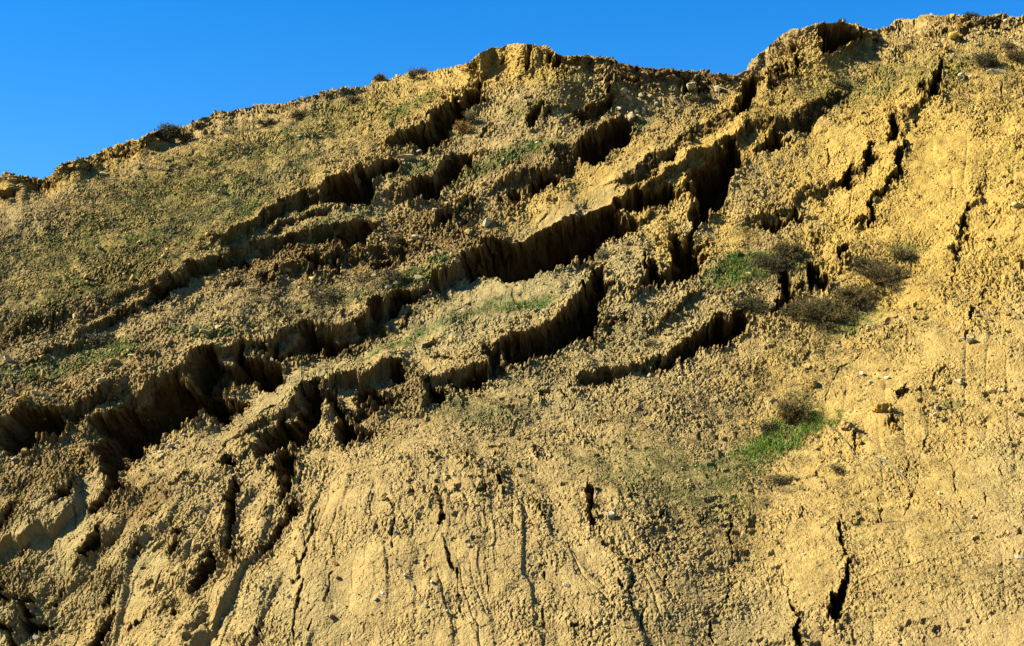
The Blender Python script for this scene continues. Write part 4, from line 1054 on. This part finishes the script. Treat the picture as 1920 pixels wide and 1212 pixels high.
SHRUBS = [(312,268,44,32,'dark','dark rounded shrub on the left crest, branches reaching left over the sky',1.6),(345,268,36,18,'brown','low brown shrub spreading right of the dark rounded crest shrub',.9),
 (663,172,36,14,'brown','reddish brown low shrub on the crest between pale rocks',1.0),(714,148,26,9,'brown','flat dark shrub on the crest left of the broad pale rock',.7),(773,152,18,16,'brown','thin wispy shrub sticking up on the crest left of a pair of stones',.6),
 (790,143,24,7,'brown','lowest flat shrub on the crest right of the thin wispy one',.5),
 (664,197,22,10,'dark','dark tuft shrub under the crest below the reddish shrub',.5),(500,232,50,12,'dark','wide dark low shrub on the slope under the left crest outcrop',.8),(560,218,26,14,'brown','brown shrub in the grass below the tan crest slab',.7),
 (868,243,40,22,'orange','orange dry shrub growing in the mouth of the uppermost chasm',1.0),(880,225,26,22,'brown','brown twiggy shrub just above the orange dry one in the chasm',.6),
 (1848,130,52,26,'dark','dark shrub on the upper right slope above the broken pale slab',1.3),(1905,118,40,20,'brown','brown shrub at the right edge of the upper slope',1.0),(1890,102,24,12,'dark','small dark shrub above the brown one at the right edge',.5),
 (1578,26,10,5,'dark','tiny dark shrub on the sky line of the highest knoll',.3),(1822,28,26,8,'dark','low dark shrub along the top of the right crest',.5),
 (1135,478,34,18,'grey','grey shrub at the head of the standing earth block',1.0),(1545,592,92,38,'brown','broad dark tangled shrub below the pair of black holes',1.7),(1495,590,44,20,'dark','dark shrub at the left end of the broad tangled one',.9),(1600,560,54,34,'brown','brown shrub at the right end of the broad tangled one',1.1),
 (1650,520,70,40,'brown','loose brown shrub on the slope above right of the tangled one',1.1),(1620,500,36,28,'dark','dark shrub in the middle of the brown brush',.7),(1690,480,40,20,'brown','highest brown shrub of the brush, below the long crack',.6),
 (1445,505,60,34,'dark','dark green brown shrub beside the grass right of the deep chasm',1.2),(1480,475,44,22,'brown','brown shrub above the dark green one near the deep chasm',.8),(1410,580,50,20,'dark','dark low shrub above the right end of the long thin chasm',.8),
 (1492,796,70,42,'brown','dry red brown bush standing behind the brightest grass patch',1.5),(1480,800,34,22,'orange','straw coloured bush within the dry red brown one above bright grass',.8),(1440,812,36,18,'dark','dark low bush left of the brightest grass patch',.7),
 (730,530,70,16,'dark','dark low shrub in the brown hollow above the serrated ridge',.9),(600,550,90,14,'dark','widest dark scrub in the brown hollow',.9),(680,525,44,14,'brown','brown scrub in the brown hollow between two dark ones',.6),
 (180,632,50,8,'grey','dry grey brush lying above the left grass patch',.8),(820,380,50,9,'dark','dark low shrub behind the white rounded stone',.5),(740,450,40,8,'dark','dark brush on top of the crumbled brown bank',.5),(1300,190,30,10,'brown','brown tuft shrub right of the upper gully rubble',.5),
 (1320,185,40,6,'brown','low dry shrub under the far right slot of the crest',.4),(1500,215,30,10,'dark','dark shrub tuft left of the lower knoll crack',.4),(1575,160,24,9,'dark','small dark shrub on the slope below the black head scarp',.4),(1700,95,24,9,'brown','brown tuft shrub right of the pale boulder on the upper slope',.4),
 (1465,905,44,16,'dark','dark grassy shrub at the right end of the dull grass',.6),(1570,890,36,14,'brown','brown shrub left of the fallen twigs',.5),(1330,650,40,10,'brown','dry brown scrub on the rim below the long thin chasm',.4),(1220,648,30,7,'brown','small dry scrub on the bench above the long thin chasm',.3)]
for s_ in SHRUBS:
    thick = 1400 < s_[0] < 1700 and 460 < s_[1] < 600
    k = 1.55 if thick else 1.1
    shrub(s_[0], s_[1], s_[2]*k, s_[3]*(1.0 if thick else 1.1), s_[4], s_[5], s_[6]*k*(1.4 if thick else 1))
# ---------------------------------------------------------------- dead branches and twigs on the soil
def branch(label, limbs, mat='bark', rad=1.0, lift=2.0, kind='dead_branch'):
    u0, v0 = limbs[0][0]; p0, n0, px0 = spot(u0, v0); paths = []
    for pts in limbs:
        P_ = []
        for i, (u, v) in enumerate(pts):
            p, n, px = spot(u, v); P_.append(p+n*px*(lift+1.5*math.sin(i*1.9))-p0)
        Q = []
        for i in range(len(P_)-1):
            for k in range(3): Q.append(P_[i].lerp(P_[i+1], k/3)+Vector((rng.gauss(0, .5), rng.gauss(0, .5), rng.gauss(0, .5)))*px0)
        Q.append(P_[-1]); m = len(Q)
        paths.append((Q, [px0*rad*(1-.6*i/m) for i in range(m)]))
    o = tubes_mesh(kind, paths, MB[mat], None, 5); o.location = p0
    setp(o, label, 'branch', 'dead branches on the slope')
branch('dark forked dead branch curving up left beside the clay clod', [[(1582,830),(1570,823),(1558,812),(1552,800)],[(1582,830),(1592,845),(1600,860),(1612,872)],[(1578,828),(1568,836),(1558,846)]], 'bark', 1.3, 4)
branch('tangle of fallen grey twigs running down right below the clay clod', [[(1596,852),(1615,868),(1630,880),(1636,892)],[(1630,860),(1660,872),(1685,890),(1703,905)],[(1640,868),(1665,878),(1690,890)],[(1600,860),(1618,875),(1628,890)],[(1645,870),(1655,885),(1660,895)],[(1670,880),(1690,900)]], 'greybark', .8, 2)
branch('long thin dark root lying level above the lower right corner', [[(1617,1082),(1655,1074),(1690,1064),(1730,1056),(1770,1050)],[(1690,1064),(1686,1050),(1683,1035)]], 'bark', .8, 1.5)
branch('thin level twig right of the black pits at lower right', [[(1650,977),(1680,978),(1710,980)],[(1693,980),(1694,998)]], 'bark', .7, 1.5)
branch('pair of crossed thin twigs on the lower right slope', [[(1770,1000),(1800,996),(1830,992)],[(1790,978),(1800,995),(1812,1006)]], 'bark', .7, 1.5)
branch('pale straight stick lying below the big tangled bush', [[(1594,580),(1615,580),(1640,581)]], 'greybark', .9, 4)
branch('grey fan of dry sticks left of the pale stone on the right slope', [[(1630,618),(1650,608),(1675,602)],[(1640,612),(1660,600),(1672,594)],[(1632,610),(1655,602),(1665,598)],[(1628,616),(1645,612),(1662,610)]], 'greybark', .7, 3)
branch('bare pale twigs hanging in front of the black hole by the bush', [[(1500,545),(1515,535),(1528,525),(1530,515)],[(1500,545),(1508,530),(1512,518)],[(1505,540),(1495,528)]], 'greybark', .6, 6)
branch('bare forked twigs on the right end of the tangled bush', [[(1610,575),(1606,560),(1600,545)],[(1608,568),(1620,555),(1628,540)],[(1606,560),(1614,548)],[(1612,578),(1604,568),(1594,560)]], 'greybark', .8, 5)
branch('short dark stick on the far right slope beside a grass tuft', [[(1800,755),(1812,756),(1824,757)]], 'bark', .7, 2)
branch('thin pale stick across the hole by the white rounded stone', [[(826,394),(838,395),(850,398)]], 'greybark', .6, 3)
branch('fine dark twig lying high on the lower right slope', [[(1773,862),(1780,870),(1786,884),(1792,895)],[(1780,870),(1788,868)]], 'bark', .6, 1.5)
branch('pale thin stick below the brush near the pale stone', [[(1618,630),(1630,635),(1642,640)]], 'greybark', .6, 3)
branch('thin stalk standing against the sky on the left crest', [[(529,193),(526,184),(522,176)]], 'bark', .5, 6)
# ---------------------------------------------------------------- grass
def grass(name, label, samples, mat, hmin, hmax, wd, kind_cat):
    n = len(samples); rs = np.random.RandomState(len(name)+n); uv = np.array(samples)
    c = np.clip(np.searchsorted(us, uv[:, 0]), 0, NC-1); fr = (1235-uv[:, 1])/(1235-vsky[c])
    r = np.clip(np.searchsorted(vs_t, fr), 1, NF-1)
    p = final[r, c]; px = PX[r, c][:, None]
    H = rs.uniform(hmin, hmax, (n, 1))*px; W = wd*px*rs.uniform(.7, 1.3, (n, 1))
    a = rs.uniform(0, 2*math.pi, n); side = np.stack([np.cos(a), np.sin(a)*.6, a*0], -1)
    lean = rs.normal(size=(n, 3))*.55; lean[:, 2] = 1; lean[:, 0] += .15
    up = lean/np.linalg.norm(lean, axis=1, keepdims=True); bend = rs.normal(size=(n, 3))*.25*H; bend[:, 2] = -np.abs(bend[:, 2])
    p = p-up*px*1.0
    v = np.stack([p-side*W, p+side*W, p+up*H*.6+side*W*.7, p+up*H*.6-side*W*.7, p+up*H+bend], 1).reshape(-1, 3)
    i = np.arange(n)*5
    li = np.stack([i, i+1, i+2, i+3, i+3, i+2, i+4], -1).reshape(-1).astype(np.int32)
    ls = np.stack([np.arange(n)*7, np.arange(n)*7+4], -1).reshape(-1).astype(np.int32)
    me = bpy.data.meshes.new(name); me.vertices.add(n*5); me.vertices.foreach_set('co', v.reshape(-1).astype(np.float32))
    me.loops.add(n*7); me.loops.foreach_set('vertex_index', li); me.polygons.add(n*2); me.polygons.foreach_set('loop_start', ls)
    me.update(calc_edges=True); me.materials.append(mat)
    o = bpy.data.objects.new(name, me); sc.collection.objects.link(o); setp(o, label, kind_cat, None, 'stuff'); return o
def scatter(maskf, n_try, seed, clump=5, cr=4.0, box=(0, 1920, 20, 1212)):
    rs = np.random.RandomState(seed)
    m = n_try//clump; u0 = rs.uniform(box[0], box[1], m); v0 = rs.uniform(box[2], box[3], m)
    c = np.clip(np.searchsorted(us, u0), 0, NC-1); fr = (1235-v0)/(1235-vsky[c]); ok = fr < .995
    r = np.clip(np.searchsorted(vs_t, fr), 1, NF-1)
    ok &= (rs.uniform(0, 1, m) < maskf[r, c]) & (deep[r, c] < 3)
    u0, v0 = u0[ok], v0[ok]; k = len(u0)
    out = np.stack([np.repeat(u0, clump)+rs.normal(size=k*clump)*cr, np.repeat(v0, clump)+rs.normal(size=k*clump)*cr*.6], -1)
    c = np.clip(np.searchsorted(us, out[:, 0]), 0, NC-1)
    return out[(out[:, 1] > vsky[c]+1)]
g1 = scatter(np.clip((ggm-.3)*1.6, 0, 1), 480000, 1, 5, 3.5)
grass('green_grass', 'short fresh green grass growing in patches on the ledges and hollows', g1, MB['green'], 3, 8, .6, 'grass')
bright = ((U-1478)/85)**2+((V-818-(U-1478)*-.38)/26)**2; bright2 = ((U-1400)/70)**2+((V-505+(U-1400)*.3)/24)**2
g1b = scatter(np.clip(np.maximum(sstep(1.9, .1, bright), .6*sstep(1.9, .1, bright2)), 0, 1)*np.clip(.35+1.3*pn, .0, 1), 120000, 4, 6, 4.5, (1280, 1600, 440, 900))
grass('tall_green_grass', 'taller bright green grass in the two lushest patches at the right', g1b, MB['green'], 7, 15, .6, 'grass')
grass('dry_stalks', 'yellow dry stalks standing among the two lushest grass patches', g1b[::3]+np.array([3.0, 2.0]), MB['orange'], 6, 13, .45, 'dry grass')
g2 = scatter(np.clip(ggm*.5+vgm*.25*(V < 700), 0, 1)*.6, 260000, 2, 6, 3.0)
grass('olive_grass', 'thin dull olive grass growing sparsely over the whole slope', g2, MB['olive'], 3, 7, .6, 'grass')
g3 = scatter(np.clip(vgm-.12, 0, 1)*.75, 420000, 3, 6, 4.0)
grass('dry_grass', 'dead brown grass and stalks matted over the upper slopes', g3, MB['straw'], 4, 9, .6, 'grass')
# ---------------------------------------------------------------- gravel and crumbs
def gravel(name, label, uv, smin, smax, mat, seed):
    rs = np.random.RandomState(seed); n = len(uv)
    c = np.clip(np.searchsorted(us, uv[:, 0]), 0, NC-1); fr = (1235-uv[:, 1])/(1235-vsky[c]); r = np.clip(np.searchsorted(vs_t, fr), 1, NF-1)
    p = final[r, c]; px = PX[r, c]
    base = np.array([[1, 0, 0], [-1, 0, 0], [0, 1, 0], [0, -1, 0], [0, 0, 1], [0, 0, -1]], float)
    F = np.array([[0, 2, 4], [2, 1, 4], [1, 3, 4], [3, 0, 4], [2, 0, 5], [1, 2, 5], [3, 1, 5], [0, 3, 5]])
    s = (smin+(smax-smin)*rs.uniform(0, 1, n)**3)*px
    v = base[None]*rs.uniform(.55, 1.2, (n, 6, 1))*s[:, None, None]+rs.normal(size=(n, 6, 3))*.22*s[:, None, None]
    q = rs.normal(size=(n, 4)); q /= np.linalg.norm(q, axis=1, keepdims=True); w_, x, y, z = q.T
    R = np.stack([1-2*(y*y+z*z), 2*(x*y-z*w_), 2*(x*z+y*w_), 2*(x*y+z*w_), 1-2*(x*x+z*z), 2*(y*z-x*w_), 2*(x*z-y*w_), 2*(y*z+x*w_), 1-2*(x*x+y*y)], -1).reshape(n, 3, 3)
    v = np.einsum('nij,nkj->nki', R, v)+(p+Nf[r, c]*s[:, None]*.3)[:, None]
    f = (F[None]+np.arange(n)[:, None, None]*6).reshape(-1).astype(np.int32)
    me = bpy.data.meshes.new(name); me.vertices.add(n*6); me.vertices.foreach_set('co', v.reshape(-1).astype(np.float32))
    me.loops.add(n*24); me.loops.foreach_set('vertex_index', f); me.polygons.add(n*8); me.polygons.foreach_set('loop_start', np.arange(0, n*24, 3, dtype=np.int32))
    me.update(calc_edges=True); me.materials.append(mat)
    o = bpy.data.objects.new(name, me); sc.collection.objects.link(o); setp(o, label, 'gravel', None, 'stuff'); return o
def clay_mat(name, cols):
    m, t, b = new_mat(name); g = N(t, 'ShaderNodeNewGeometry')
    t.links.new(ramp(t, g.outputs['Random Per Island'], [(i/(len(cols)-1), c) for i, c in enumerate(cols)]), b.inputs['Base Color'])
    b.inputs['Roughness'].default_value = .95; b.inputs['Specular IOR Level'].default_value = .08; return m
crumb = clay_mat('clay_crumbs', [(.17, .11, .032), (0.203, 0.136, 0.039), (0.156, 0.117, 0.043), (0.234, 0.164, 0.055)])
browncrumb = clay_mat('brown_crumbs', [(.09, .05, .014), (0.148, 0.086, 0.022), (0.101, 0.058, 0.016), (0.195, 0.125, 0.039)])
palegrit = clay_mat('pale_grit', [(.34, .28, .16), (0.374, 0.335, 0.250), (0.234, 0.195, 0.117), (0.328, 0.281, 0.156)])
rub = np.clip(mask['b']*.9+lip*.25, 0, 1)*(hole < .5)+.0
gravel('clay_crumbs', 'loose golden clay crumbs strewn over the bare slope', scatter(np.clip(.10+.5*pit+.3*lip, 0, 1)*np.where(calm > .2, .5, 1), 120000, 21, 2, 5), .8, 3.2, crumb, 31)
gravel('brown_rubble', 'loose brown earth rubble below the broken steps', scatter(rub*.6, 70000, 22, 3, 6), 1.0, 4.6, browncrumb, 32)
gravel('pale_grit', 'pale grit and pebbles sprinkled over the slope', scatter(np.full(U.shape, .10)+.4*sstep(1.4, .3, ((U-800)/160)**2+((V-1150)/70)**2), 26000, 23, 1, 0), .6, 2.0, palegrit, 33)

gravel('earth_rubble', 'broken lumps of earth fallen along the scarps and ledges', scatter(np.clip(lip*.55*sstep(-.2, .5, pn)+mask['b']*.35, 0, 1)*sstep(900, 820, V), 16000, 25, 2, 9), 2.2, 7.5, crumb, 35)
